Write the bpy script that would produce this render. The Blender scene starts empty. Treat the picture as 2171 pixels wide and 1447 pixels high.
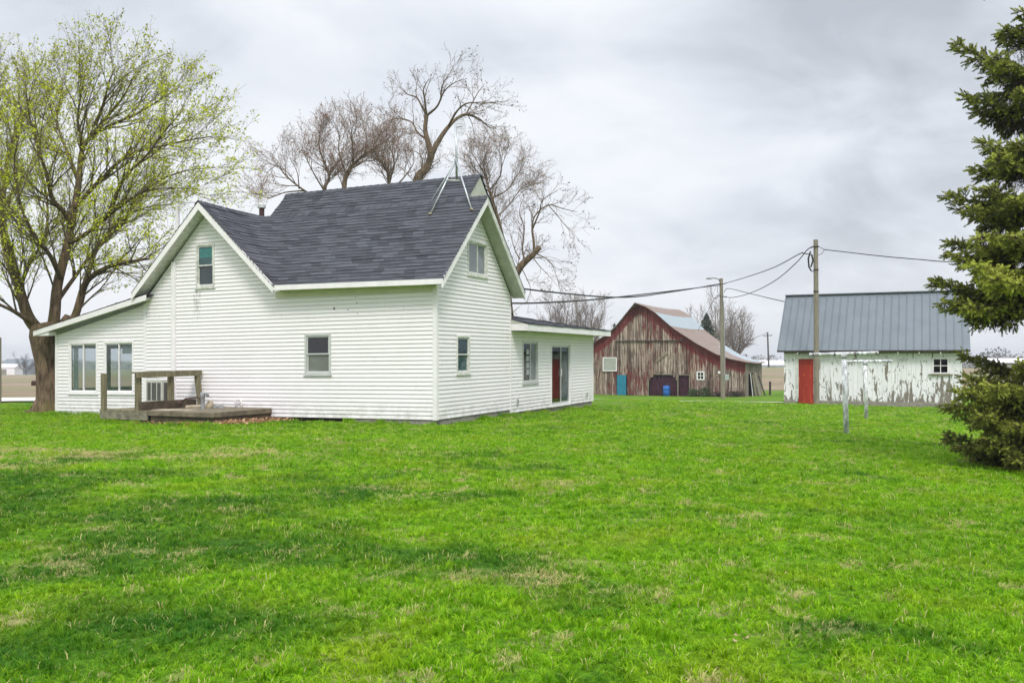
import bpy, math, random
import numpy as np
from mathutils import Vector, Matrix, Euler, Quaternion

sc = bpy.context.scene
R = math.radians
# ------------------------------------------------------------------ camera
F, CX, HY, ZC = 1880.0, 1085.5, 760.0, 1.55        # focal length and horizon in photo pixels, eye height
cam = bpy.data.cameras.new('camera')
cam.sensor_width = 36.0
cam.lens = 36.0 * F / 2171.0
cam.shift_y = (HY - 723.5) / 2171.0
cam.clip_end = 9000
camo = bpy.data.objects.new('camera', cam)
sc.collection.objects.link(camo)
camo.location = (0, 0, ZC)
camo.rotation_euler = (R(90), 0, 0)
sc.camera = camo

# ------------------------------------------------------------------ light
SUN_EL, SUN_AZ = 52.0, 168.0      # azimuth clockwise from +Y: behind the camera
world = bpy.data.worlds.new("World")
sc.world = world
world.use_nodes = True
wt = world.node_tree
wt.nodes.clear()


def N(nt, typ, **kw):
    n = nt.nodes.new(typ)
    for k, v in kw.items():
        if k.startswith('i_'):
            n.inputs[k[2:].replace('_', ' ')].default_value = v
        else:
            setattr(n, k, v)
    return n


def LK(nt, a, b):
    nt.links.new(a, b)


def s2l(c):
    return tuple(((v / 255.0) / 12.92 if v / 255.0 < 0.04045 else ((v / 255.0 + 0.055) / 1.055) ** 2.4) for v in c[:3]) + (1.0,)


def MATH(nt, op, a, b=None, c=None, clamp=False):
    n = nt.nodes.new('ShaderNodeMath')
    n.operation = op
    n.use_clamp = clamp
    for i, v in enumerate((a, b, c)):
        if v is None:
            continue
        if isinstance(v, (int, float)):
            n.inputs[i].default_value = v
        else:
            nt.links.new(v, n.inputs[i])
    return n.outputs[0]


def RAMP(nt, fac, stops, interp='LINEAR'):
    n = nt.nodes.new('ShaderNodeValToRGB')
    n.color_ramp.interpolation = interp
    els = n.color_ramp.elements
    while len(els) < len(stops):
        els.new(0.5)
    for e, (p, c) in zip(els, stops):
        e.position = p
        e.color = (c, c, c, 1) if isinstance(c, (int, float)) else c
    nt.links.new(fac, n.inputs[0])
    return n.outputs[0]


def MIX(nt, fac, a, b, mode='MIX'):
    n = nt.nodes.new('ShaderNodeMix')
    n.data_type = 'RGBA'
    n.blend_type = mode
    for s, v in ((n.inputs[0], fac), (n.inputs[6], a), (n.inputs[7], b)):
        if isinstance(v, (int, float)):
            s.default_value = v
        elif isinstance(v, tuple):
            s.default_value = v
        else:
            nt.links.new(v, s)
    return n.outputs[2]


def NOISE(nt, vec, scale, detail=4.0, rough=0.55, dist=0.0):
    n = nt.nodes.new('ShaderNodeTexNoise')
    n.inputs['Scale'].default_value = scale
    n.inputs['Detail'].default_value = detail
    n.inputs['Roughness'].default_value = rough
    n.inputs['Distortion'].default_value = dist
    if vec is not None:
        nt.links.new(vec, n.inputs['Vector'])
    return n.outputs[0]


def MAPV(nt, vec, loc=(0, 0, 0), rot=(0, 0, 0), scale=(1, 1, 1)):
    n = nt.nodes.new('ShaderNodeMapping')
    n.inputs['Location'].default_value = loc
    n.inputs['Rotation'].default_value = rot
    n.inputs['Scale'].default_value = scale
    nt.links.new(vec, n.inputs['Vector'])
    return n.outputs[0]


def build_world():
    nt = wt
    out = N(nt, 'ShaderNodeOutputWorld')
    bg = N(nt, 'ShaderNodeBackground')
    bg.inputs['Strength'].default_value = 0.1
    LK(nt, bg.outputs[0], out.inputs[0])
    sky = N(nt, 'ShaderNodeTexSky')
    sky.sky_type = 'NISHITA'
    sky.sun_disc = False
    sky.sun_elevation = R(SUN_EL)
    sky.sun_rotation = R(SUN_AZ)
    sky.dust_density = 3.0
    tc = N(nt, 'ShaderNodeTexCoord')
    sep = N(nt, 'ShaderNodeSeparateXYZ')
    LK(nt, tc.outputs['Generated'], sep.inputs[0])
    z = MATH(nt, 'MAXIMUM', sep.outputs[2], 0.0)
    den = MATH(nt, 'ADD', z, 0.34)
    u = MATH(nt, 'DIVIDE', sep.outputs[0], den)
    v = MATH(nt, 'DIVIDE', sep.outputs[1], den)
    cmb = N(nt, 'ShaderNodeCombineXYZ')
    LK(nt, u, cmb.inputs[0])
    LK(nt, v, cmb.inputs[1])
    base = MAPV(nt, cmb.outputs[0], loc=(0.35, 0.2, 0), rot=(0, 0, R(12)), scale=(1.25, 1.5, 1))
    n1 = NOISE(nt, base, 1.0, 6, 0.5, 0.35)
    n2 = NOISE(nt, MAPV(nt, cmb.outputs[0], loc=(4.1, 1.7, 0), scale=(0.6, 0.7, 1)), 1.0, 3, 0.5)
    n3 = NOISE(nt, MAPV(nt, cmb.outputs[0], loc=(2.3, 6.1, 0), rot=(0, 0, R(-20)), scale=(2.6, 3.0, 1)), 1.0, 6, 0.55, 0.6)
    n = MATH(nt, 'ADD', MATH(nt, 'ADD', MATH(nt, 'MULTIPLY', n1, 0.50), MATH(nt, 'MULTIPLY', n2, 0.22)), MATH(nt, 'MULTIPLY', n3, 0.28))
    # the cloud deck is thinner and brighter to the west (left), heavier to the right
    side = MATH(nt, 'MULTIPLY', sep.outputs[0], -0.07)
    n = MATH(nt, 'ADD', n, side)
    # a thin place in the deck, high ahead, where the sun is felt behind the cloud
    dv = N(nt, 'ShaderNodeVectorMath', operation='DISTANCE')
    LK(nt, tc.outputs['Generated'], dv.inputs[0])
    dv.inputs[1].default_value = Vector((0.10, 0.90, 0.36)).normalized()
    thin = MATH(nt, 'SUBTRACT', 1.0, MATH(nt, 'DIVIDE', dv.outputs['Value'], 0.42), None, True)
    n = MATH(nt, 'ADD', n, MATH(nt, 'MULTIPLY', thin, 0.03))
    for (vx, vz, rad_, amt) in ((0.085, 0.335, 0.24, 0.055), (0.30, 0.275, 0.34, -0.045), (0.52, 0.33, 0.30, -0.012), (-0.25, 0.20, 0.30, 0.045), (0.10, 0.12, 0.22, 0.03)):
        dq = N(nt, 'ShaderNodeVectorMath', operation='DISTANCE')
        LK(nt, tc.outputs['Generated'], dq.inputs[0])
        dq.inputs[1].default_value = Vector((vx, 1.0, vz)).normalized()
        w_ = RAMP(nt, MATH(nt, 'DIVIDE', MATH(nt, 'ADD', dq.outputs['Value'], MATH(nt, 'MULTIPLY', MATH(nt, 'SUBTRACT', n3, 0.5), 0.12)), rad_), [(0.0, 1.0), (1.0, 0.0)], 'EASE')
        n = MATH(nt, 'ADD', n, MATH(nt, 'MULTIPLY', w_, amt))
    col = RAMP(nt, n, [(0.39, s2l((160, 165, 173))), (0.45, s2l((180, 185, 193))), (0.50, s2l((194, 198, 205))), (0.565, s2l((206, 209, 213)))])
    # towards the horizon the deck evens out to a pale band
    hz = MATH(nt, 'POWER', MATH(nt, 'SUBTRACT', 1.0, MATH(nt, 'MULTIPLY', z, 5.0), None, True), 1.5)
    col = MIX(nt, MATH(nt, 'MULTIPLY', hz, 0.85), col, s2l((206, 208, 212)))
    # overcast skies brighten towards the zenith
    gain = MATH(nt, 'ADD', 1.0, MATH(nt, 'MULTIPLY', MATH(nt, 'MAXIMUM', MATH(nt, 'SUBTRACT', z, 0.36), 0.0), 2.6))
    gain = MATH(nt, 'MULTIPLY', gain, 10.0)
    sc_ = N(nt, 'ShaderNodeVectorMath', operation='SCALE')
    LK(nt, col, sc_.inputs[0])
    LK(nt, gain, sc_.inputs['Scale'])
    mixed = MIX(nt, 0.96, sky.outputs[0], sc_.outputs[0])
    LK(nt, mixed, bg.inputs['Color'])


build_world()
sun = bpy.data.lights.new('sun', 'SUN')
sun.energy = 1.5
sun.angle = R(15)
sun.color = (1.0, 0.96, 0.90)
suno = bpy.data.objects.new('sun', sun)
sc.collection.objects.link(suno)
_d = Vector((math.sin(R(SUN_AZ)) * math.cos(R(SUN_EL)), math.cos(R(SUN_AZ)) * math.cos(R(SUN_EL)), math.sin(R(SUN_EL))))
suno.rotation_euler = _d.to_track_quat('Z', 'Y').to_euler()
suno.location = (-10, -30, 40)
sc.view_settings.view_transform = 'Standard'
sc.view_settings.look = 'None'
sc.view_settings.exposure = 0.62
sc.view_settings.gamma = 1.0
sc.cycles.use_denoising = True
sc.cycles.max_bounces = 8
sc.cycles.transparent_max_bounces = 12
sc.cycles.volume_bounces = 0


# ------------------------------------------------------------------ helpers
def at(px, py, Y):
    """real-world point seen at a photo pixel, Y metres in front of the camera"""
    return Vector(((px - CX) / F * Y, Y, ZC + (HY - py) / F * Y))


class MB:
    def __init__(self):
        self.v, self.f, self.uv, self.at = [], [], [], []

    def add(self, vs, fs, uvs=None, a=0.0):
        o = len(self.v)
        self.v.extend([tuple(p) for p in vs])
        self.f.extend([tuple(i + o for i in f) for f in fs])
        self.uv.extend(uvs if uvs is not None else [(0.0, 0.0)] * len(vs))
        self.at.extend([a] * len(vs) if isinstance(a, (int, float)) else list(a))
        return self

    def quad(self, a, b, c, d, uvs=None, at_=0.0):
        self.add([a, b, c, d], [(0, 1, 2, 3)], uvs, at_)

    def box(self, lo, hi, a=0.0, M=None, T=None):
        x0, y0, z0 = lo
        x1, y1, z1 = hi
        vs = [(x0, y0, z0), (x1, y0, z0), (x1, y1, z0), (x0, y1, z0), (x0, y0, z1), (x1, y0, z1), (x1, y1, z1), (x0, y1, z1)]
        if M is not None:
            vs = [tuple(M @ Vector(p)) for p in vs]
        if T is not None:
            vs = [T(*p) for p in vs]
        self.add(vs, [(0, 3, 2, 1), (4, 5, 6, 7), (0, 1, 5, 4), (1, 2, 6, 5), (2, 3, 7, 6), (3, 0, 4, 7)], None, a)
        return self

    def prism(self, pts, e, T=None, a=0.0):
        """closed polygon pts swept along vector e"""
        e = Vector(e)
        n = len(pts)
        vs = [Vector(p) for p in pts] + [Vector(p) + e for p in pts]
        if T is not None:
            vs = [T(*p) for p in vs]
        fs = [tuple(range(n))[::-1], tuple(range(n, 2 * n))] + [(i, (i + 1) % n, n + (i + 1) % n, n + i) for i in range(n)]
        self.add(vs, fs, None, a)
        return self

    def tube(self, pts, rad, sides=8, caps=True, a=0.0):
        pts = [Vector(p) for p in pts]
        n = len(pts)
        if n < 2:
            return self
        if isinstance(rad, (int, float)):
            rad = [rad] * n
        vs, fs = [], []
        prev = None
        for i, p in enumerate(pts):
            d = (pts[min(i + 1, n - 1)] - pts[max(i - 1, 0)])
            if d.length < 1e-9:
                d = Vector((0, 0, 1))
            d.normalize()
            if prev is None:
                u = d.orthogonal().normalized()
            else:
                u = prev - d * prev.dot(d)
                if u.length < 1e-6:
                    u = d.orthogonal()
                u.normalize()
            prev = u
            w = d.cross(u)
            for k in range(sides):
                t = 2 * math.pi * k / sides
                vs.append(p + (u * math.cos(t) + w * math.sin(t)) * rad[i])
        for i in range(n - 1):
            for k in range(sides):
                k2 = (k + 1) % sides
                fs.append((i * sides + k, i * sides + k2, (i + 1) * sides + k2, (i + 1) * sides + k))
        if caps:
            fs.append(tuple(range(sides))[::-1])
            fs.append(tuple(range((n - 1) * sides, n * sides)))
        self.add(vs, fs, None, a)
        return self

    def lathe(self, prof, centre, sides=20, M=None):
        vs, fs = [], []
        c = Vector(centre)
        for (r, z) in prof:
            for k in range(sides):
                t = 2 * math.pi * k / sides
                p = Vector((r * math.cos(t), r * math.sin(t), z))
                if M is not None:
                    p = M @ p
                vs.append(c + p)
        for i in range(len(prof) - 1):
            for k in range(sides):
                k2 = (k + 1) % sides
                fs.append((i * sides + k, i * sides + k2, (i + 1) * sides + k2, (i + 1) * sides + k))
        fs.append(tuple(range(sides))[::-1])
        fs.append(tuple(range((len(prof) - 1) * sides, len(prof) * sides)))
        self.add(vs, fs)
        return self

    def blob(self, c, r, seed=0, squash=0.7, seg=12, rings=8, amp=0.18):
        rnd = random.Random(seed)
        ph = [rnd.uniform(0, 6.28) for _ in range(6)]
        vs, fs = [], []
        for i in range(rings + 1):
            th = math.pi * i / rings
            for k in range(seg):
                t = 2 * math.pi * k / seg
                d = Vector((math.sin(th) * math.cos(t), math.sin(th) * math.sin(t), math.cos(th)))
                q = 1 + amp * (math.sin(2.3 * d.x + ph[0]) + math.sin(3.1 * d.y + ph[1]) + math.sin(2.7 * d.z + ph[2] + 2 * d.x)) / 1.6
                rr = (r if isinstance(r, (tuple, list)) else (r, r, r * squash))
                vs.append((c[0] + d.x * rr[0] * q, c[1] + d.y * rr[1] * q, c[2] + d.z * rr[2] * q))
        for i in range(rings):
            for k in range(seg):
                k2 = (k + 1) % seg
                fs.append((i * seg + k, (i + 1) * seg + k, (i + 1) * seg + k2, i * seg + k2))
        self.add(vs, fs)
        return self

    def build(self, name, mat, parent=None, smooth=False, origin=None, bevel=0.0, label=None):
        me = bpy.data.meshes.new(name)
        vs = self.v
        if origin is not None:
            ox, oy, oz = origin
            vs = [(p[0] - ox, p[1] - oy, p[2] - oz) for p in vs]
        me.from_pydata(vs, [], self.f)
        if any(u != (0.0, 0.0) for u in self.uv):
            uvl = me.uv_layers.new(name='UVMap')
            idx = np.empty(len(me.loops), dtype=np.int32)
            me.loops.foreach_get('vertex_index', idx)
            uvl.data.foreach_set('uv', np.array(self.uv, dtype=np.float32)[idx].ravel())
        if any(self.at):
            a = me.attributes.new('rnd', 'FLOAT', 'POINT')
            a.data.foreach_set('value', np.array(self.at, dtype=np.float32))
        if smooth:
            me.polygons.foreach_set('use_smooth', np.ones(len(me.polygons), dtype=bool))
        me.update()
        o = bpy.data.objects.new(name, me)
        sc.collection.objects.link(o)
        if mat is not None:
            me.materials.append(mat)
        if parent is not None:
            o.parent = parent
        if bevel:
            b = o.modifiers.new('bevel', 'BEVEL')
            b.width = bevel
            b.segments = 2
            b.limit_method = 'ANGLE'
        if label:
            o['label'] = label
        return o


def tag(o, label=None, cat=None, group=None, kind=None):
    if label:
        o['label'] = label
    if cat:
        o['category'] = cat
    if group:
        o['group'] = group
    if kind:
        o['kind'] = kind
    return o


def thing(name, loc, label, cat, group=None, rz=0.0):
    o = bpy.data.objects.new(name, None)
    o.empty_display_size = 0.3
    sc.collection.objects.link(o)
    o.location = loc
    o.rotation_euler = (0, 0, rz)
    return tag(o, label, cat, group)


# ------------------------------------------------------------------ materials
MATS = {}


def new_mat(name):
    m = bpy.data.materials.new(name)
    m.use_nodes = True
    nt = m.node_tree
    b = nt.nodes['Principled BSDF']
    MATS[name] = m
    return m, nt, b


def OBJ(nt):
    return N(nt, 'ShaderNodeTexCoord').outputs['Object']


def POS(nt):
    return N(nt, 'ShaderNodeNewGeometry').outputs['Position']


def UV(nt):
    return N(nt, 'ShaderNodeTexCoord').outputs['UV']


def ATT(nt, name='rnd'):
    n = N(nt, 'ShaderNodeAttribute')
    n.attribute_name = name
    return n.outputs['Fac']


def BUMP(nt, b, h, strength=0.3, dist=0.01):
    n = N(nt, 'ShaderNodeBump')
    n.inputs['Strength'].default_value = strength
    n.inputs['Distance'].default_value = dist
    LK(nt, h, n.inputs['Height'])
    LK(nt, n.outputs[0], b.inputs['Normal'])


def simple(name, c, rough=0.7, var=0.15, scale=6.0, metal=0.0, spec=0.4, bump=0.0, stretch=(1, 1, 1)):
    m, nt, b = new_mat(name)
    v = MAPV(nt, OBJ(nt), scale=stretch)
    n = NOISE(nt, v, scale, 5, 0.6)
    k = RAMP(nt, n, [(0.3, 1 - var), (0.7, 1 + var * 0.4)])
    col = MIX(nt, 1.0, s2l(c) if max(c) > 1.5 else tuple(c) + (1,), k, 'MULTIPLY')
    LK(nt, col, b.inputs['Base Color'])
    b.inputs['Roughness'].default_value = rough
    b.inputs['Metallic'].default_value = metal
    b.inputs['Specular IOR Level'].default_value = spec
    if bump:
        BUMP(nt, b, NOISE(nt, v, scale * 4, 4, 0.6), bump, 0.01)
    return m


def m_siding():
    m, nt, b = new_mat('white_siding')
    o = OBJ(nt)
    big = NOISE(nt, o, 0.9, 4, 0.6)
    fine = NOISE(nt, MAPV(nt, o, scale=(1.2, 1.2, 14)), 3.0, 4, 0.6)
    c = MIX(nt, RAMP(nt, big, [(0.35, 0.0), (0.75, 0.55)]), (0.90, 0.865, 0.885, 1), (0.82, 0.79, 0.80, 1))
    c = MIX(nt, MATH(nt, 'MULTIPLY', RAMP(nt, fine, [(0.52, 0.0), (0.75, 1.0)]), 0.22), c, (0.52, 0.50, 0.44, 1))
    # mould streak that runs down the boards below the gable window, on the drip line of its sill
    sp = N(nt, 'ShaderNodeSeparateXYZ')
    LK(nt, o, sp.inputs[0])
    dx = MATH(nt, 'ABSOLUTE', MATH(nt, 'ADD', sp.outputs[0], 7.44))
    mx = MATH(nt, 'SUBTRACT', 1.0, MATH(nt, 'DIVIDE', dx, 0.17), None, True)
    mz = RAMP(nt, MATH(nt, 'DIVIDE', MATH(nt, 'SUBTRACT', sp.outputs[2], 2.55), 1.0, None, True), [(0.0, 0.0), (0.45, 0.8), (0.83, 1.0), (0.87, 0.0)])
    sn = RAMP(nt, NOISE(nt, MAPV(nt, o, scale=(9, 9, 3.2)), 1.6, 4, 0.7), [(0.42, 0.0), (0.60, 1.0)])
    st = MATH(nt, 'MULTIPLY', MATH(nt, 'MULTIPLY', mx, mz), sn)
    c = MIX(nt, MATH(nt, 'MULTIPLY', st, 0.9), c, (0.10, 0.11, 0.09, 1))
    # soil splashed on the lowest boards
    lo = MATH(nt, 'MULTIPLY', RAMP(nt, sp.outputs[2], [(0.0, 1.0), (0.55, 0.0)]), RAMP(nt, NOISE(nt, o, 3.5, 4, 0.7), [(0.40, 0.0), (0.68, 0.7)]))
    c = MIX(nt, lo, c, (0.42, 0.42, 0.36, 1))
    # lap shadow painted into the colour, plus butt joints (flag stored on the mesh)
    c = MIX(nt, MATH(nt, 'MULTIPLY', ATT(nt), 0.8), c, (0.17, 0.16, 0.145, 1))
    LK(nt, c, b.inputs['Base Color'])
    b.inputs['Roughness'].default_value = 0.55
    b.inputs['Specular IOR Level'].default_value = 0.35
    return m


def m_shingle():
    m, nt, b = new_mat('asphalt_shingle')
    uv = UV(nt)
    br = N(nt, 'ShaderNodeTexBrick')
    br.offset = 0.5
    br.inputs['Scale'].default_value = 1.0
    br.inputs['Mortar Size'].default_value = 0.0
    br.inputs['Bias'].default_value = 0.0
    br.inputs['Brick Width'].default_value = 0.31
    br.inputs['Row Height'].default_value = 1.0
    br.inputs['Color1'].default_value = (0, 0, 0, 1)
    br.inputs['Color2'].default_value = (1, 1, 1, 1)
    br.inputs['Mortar'].default_value = (0.1, 0.1, 0.1, 1)
    LK(nt, uv, br.inputs['Vector'])
    tab = br.outputs['Color']
    o = OBJ(nt)
    n1 = NOISE(nt, o, 0.8, 4, 0.6)
    n2 = NOISE(nt, o, 60.0, 2, 0.7)
    c = MIX(nt, tab, (0.018, 0.022, 0.029, 1), (0.082, 0.087, 0.104, 1))
    c = MIX(nt, RAMP(nt, n1, [(0.35, 0.0), (0.7, 0.6)]), c, (0.056, 0.058, 0.070, 1))
    c = MIX(nt, MATH(nt, 'MULTIPLY', RAMP(nt, n2, [(0.45, 0.0), (0.75, 1.0)]), 0.45), c, (0.13, 0.13, 0.14, 1))
    c = MIX(nt, MATH(nt, 'MULTIPLY', RAMP(nt, NOISE(nt, MAPV(nt, o, scale=(3, 3, 1)), 5.0, 3, 0.7), [(0.66, 0.0), (0.72, 1.0)]), 0.5), c, (0.17, 0.17, 0.175, 1))
    c = MIX(nt, MATH(nt, 'MULTIPLY', ATT(nt), 0.6), c, (0.012, 0.012, 0.014, 1))
    LK(nt, c, b.inputs['Base Color'])
    b.inputs['Roughness'].default_value = 0.85
    b.inputs['Specular IOR Level'].default_value = 0.3
    BUMP(nt, b, n2, 0.4, 0.004)
    return m


def m_glass(name, tint, rough=0.03):
    """window glass over a dark room: body colour with a mirror coat"""
    m, nt, b = new_mat(name)
    n = NOISE(nt, OBJ(nt), 1.4, 3, 0.5)
    k = RAMP(nt, n, [(0.35, 0.75), (0.7, 1.2)])
    LK(nt, MIX(nt, 1.0, tuple(tint) + (1,), k, 'MULTIPLY'), b.inputs['Base Color'])
    b.inputs['Roughness'].default_value = rough
    b.inputs['Specular IOR Level'].default_value = 0.75
    BUMP(nt, b, NOISE(nt, OBJ(nt), 2.5, 2, 0.5), 0.06, 0.02)
    return m


def m_clear():
    m, nt, b = new_mat('clear_glass')
    out = nt.nodes['Material Output']
    tr = N(nt, 'ShaderNodeBsdfTransparent')
    tr.inputs[0].default_value = (0.78, 0.82, 0.82, 1)
    gl = N(nt, 'ShaderNodeBsdfGlossy')
    gl.inputs['Roughness'].default_value = 0.02
    lw = N(nt, 'ShaderNodeLayerWeight')
    lw.inputs[0].default_value = 0.5
    mx = N(nt, 'ShaderNodeMixShader')
    LK(nt, MATH(nt, 'ADD', MATH(nt, 'MULTIPLY', MATH(nt, 'POWER', lw.outputs['Facing'], 4.0), 0.8), 0.05), mx.inputs[0])
    LK(nt, tr.outputs[0], mx.inputs[1])
    LK(nt, gl.outputs[0], mx.inputs[2])
    LK(nt, mx.outputs[0], out.inputs[0])
    nt.nodes.remove(b)
    return m


def m_barn_boards():
    m, nt, b = new_mat('weathered_red_boards')
    uv = UV(nt)        # u metres along the wall, v metres below the roof edge
    at_ = ATT(nt)
    o = OBJ(nt)
    grain = RAMP(nt, NOISE(nt, MAPV(nt, o, scale=(1.6, 1.6, 0.28)), 2.4, 5, 0.7), [(0.34, 0.0), (0.64, 1.0)])
    wood = MIX(nt, grain, (0.055, 0.036, 0.026, 1), (0.25, 0.18, 0.14, 1))
    wood = MIX(nt, at_, wood, MIX(nt, grain, (0.24, 0.19, 0.155, 1), (0.60, 0.49, 0.41, 1)))
    dark = RAMP(nt, NOISE(nt, MAPV(nt, o, scale=(4, 4, 0.35)), 2.2, 4, 0.7), [(0.47, 0.0), (0.62, 0.9)])
    wood = MIX(nt, dark, wood, (0.055, 0.034, 0.026, 1))
    sp = N(nt, 'ShaderNodeSeparateXYZ')
    LK(nt, uv, sp.inputs[0])
    red = MIX(nt, NOISE(nt, o, 2.0, 3, 0.6), (0.085, 0.010, 0.012, 1), (0.20, 0.026, 0.024, 1))
    # paint survives where the roof edge sheltered it, and in scattered strips lower down
    prot = RAMP(nt, MATH(nt, 'DIVIDE', sp.outputs[1], 6.0), [(0.0, 1.0), (0.08, 0.85), (0.17, 0.19), (0.45, 0.05), (1.0, 0.12)])
    pn = NOISE(nt, MAPV(nt, o, scale=(3.6, 3.6, 0.36)), 2.6, 5, 0.7)
    pn2 = NOISE(nt, o, 0.33, 3, 0.5)
    mask = MATH(nt, 'ADD', MATH(nt, 'ADD', prot, MATH(nt, 'MULTIPLY', pn, 1.6)), MATH(nt, 'MULTIPLY', pn2, 0.9))
    mask = RAMP(nt, MATH(nt, 'SUBTRACT', mask, 0.9), [(0.52, 0.0), (0.68, 1.0)])
    c = MIX(nt, MATH(nt, 'MULTIPLY', mask, 0.9), wood, red)
    LK(nt, c, b.inputs['Base Color'])
    b.inputs['Roughness'].default_value = 0.9
    b.inputs['Specular IOR Level'].default_value = 0.15
    BUMP(nt, b, grain, 0.5, 0.01)
    return m


def m_shed_boards():
    m, nt, b = new_mat('peeling_white_boards')
    uv = UV(nt)        # u along, v height above the sill
    at_ = ATT(nt)
    o = OBJ(nt)
    sp = N(nt, 'ShaderNodeSeparateXYZ')
    LK(nt, uv, sp.inputs[0])
    grain = NOISE(nt, MAPV(nt, o, scale=(14, 14, 1.2)), 3.0, 4, 0.6)
    wood = MIX(nt, grain, (0.13, 0.11, 0.085, 1), (0.33, 0.30, 0.26, 1))
    paint = MIX(nt, at_, (0.86, 0.85, 0.88, 1), (0.76, 0.76, 0.79, 1))
    # strips of bare wood: big flakes, small flakes, and a worn foot
    p1 = NOISE(nt, MAPV(nt, o, loc=(3, 1, 2), scale=(3.6, 3.6, 1.5)), 2.0, 5, 0.6, 0.6)
    p2 = NOISE(nt, MAPV(nt, o, loc=(1, 7, 4), scale=(3.2, 3.2, 0.42)), 2.2, 5, 0.65, 0.4)
    foot = RAMP(nt, MATH(nt, 'DIVIDE', sp.outputs[1], 2.2), [(0.0, 0.13), (0.10, 0.07), (0.3, 0.035), (0.75, 0.0), (1.0, -0.1)])
    more = MATH(nt, 'MULTIPLY', MATH(nt, 'DIVIDE', sp.outputs[0], 7.0), 0.05)
    bare = MATH(nt, 'MAXIMUM', MATH(nt, 'ADD', MATH(nt, 'ADD', p1, MATH(nt, 'MULTIPLY', foot, 0.6)), -0.0),
                MATH(nt, 'ADD', MATH(nt, 'ADD', p2, foot), MATH(nt, 'SUBTRACT', more, 0.02)))
    bm = RAMP(nt, bare, [(0.612, 0.0), (0.628, 1.0)])
    c = MIX(nt, bm, paint, wood)
    LK(nt, c, b.inputs['Base Color'])
    b.inputs['Roughness'].default_value = 0.75
    b.inputs['Specular IOR Level'].default_value = 0.25
    BUMP(nt, b, MATH(nt, 'SUBTRACT', 1.0, bm), 0.4, 0.006)
    return m


def m_rust_roof():
    m, nt, b = new_mat('rusty_sheet_roof')
    uv = UV(nt)       # u along the ridge, v down the slope
    sp = N(nt, 'ShaderNodeSeparateXYZ')
    LK(nt, uv, sp.inputs[0])
    n1 = NOISE(nt, MAPV(nt, uv, scale=(0.9, 0.25, 1)), 1.3, 5, 0.65)
    n2 = NOISE(nt, MAPV(nt, uv, scale=(5, 0.6, 1)), 1.5, 4, 0.7)
    zinc = MIX(nt, n2, (0.28, 0.33, 0.36, 1), (0.38, 0.43, 0.46, 1))
    rust = MIX(nt, n1, (0.19, 0.13, 0.10, 1), (0.30, 0.265, 0.235, 1))
    rust = MIX(nt, RAMP(nt, n2, [(0.46, 0.0), (0.66, 0.85)]), rust, (0.20, 0.085, 0.05, 1))
    # newer zinc sheets laid as one course below the top sheets, and one patch low at the far end
    wob = MATH(nt, 'ADD', sp.outputs[1], MATH(nt, 'MULTIPLY', MATH(nt, 'SUBTRACT', n1, 0.5), 0.25))
    band = MATH(nt, 'MULTIPLY', MATH(nt, 'GREATER_THAN', wob, 1.75), MATH(nt, 'LESS_THAN', wob, 3.55))
    p2 = MATH(nt, 'MULTIPLY', MATH(nt, 'GREATER_THAN', sp.outputs[0], 7.6), MATH(nt, 'GREATER_THAN', wob, 6.4))
    p2 = MATH(nt, 'MULTIPLY', p2, MATH(nt, 'LESS_THAN', wob, 10.5))
    c = MIX(nt, MATH(nt, 'MAXIMUM', band, p2), rust, zinc)
    LK(nt, c, b.inputs['Base Color'])
    b.inputs['Roughness'].default_value = 0.6
    b.inputs['Metallic'].default_value = 0.15
    w = N(nt, 'ShaderNodeTexWave')
    w.inputs['Scale'].default_value = 2.2
    LK(nt, uv, w.inputs['Vector'])
    BUMP(nt, b, w.outputs['Fac'], 0.4, 0.02)
    return m


def m_bark(name, c1, c2, scale=1.0, moss=None):
    m, nt, b = new_mat(name)
    o = OBJ(nt)
    n1 = NOISE(nt, MAPV(nt, o, scale=(5 * scale, 5 * scale, 1.1 * scale)), 2.0, 5, 0.7, 0.6)
    c = MIX(nt, RAMP(nt, n1, [(0.35, 0.0), (0.65, 1.0)]), tuple(c1) + (1,), tuple(c2) + (1,))
    if moss:
        c = MIX(nt, RAMP(nt, NOISE(nt, o, 0.8, 4, 0.6), [(0.5, 0.0), (0.65, 0.7)]), c, tuple(moss) + (1,))
    LK(nt, c, b.inputs['Base Color'])
    b.inputs['Roughness'].default_value = 0.9
    b.inputs['Specular IOR Level'].default_value = 0.15
    BUMP(nt, b, n1, 0.9, 0.03)
    return m


def m_leaf(name, stops, trans=0.35, rough=0.6):
    """leaf colour picked per leaf from a ramp, with light coming through"""
    m, nt, b = new_mat(name)
    out = nt.nodes['Material Output']
    c = RAMP(nt, ATT(nt), [(p, tuple(k) + (1,)) for p, k in stops])
    LK(nt, c, b.inputs['Base Color'])
    b.inputs['Roughness'].default_value = rough
    b.inputs['Specular IOR Level'].default_value = 0.25
    if trans > 0:
        t = N(nt, 'ShaderNodeBsdfTranslucent')
        LK(nt, c, t.inputs[0])
        mx = N(nt, 'ShaderNodeMixShader')
        mx.inputs[0].default_value = trans
        LK(nt, b.outputs[0], mx.inputs[1])
        LK(nt, t.outputs[0], mx.inputs[2])
        LK(nt, mx.outputs[0], out.inputs[0])
    return m


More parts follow.
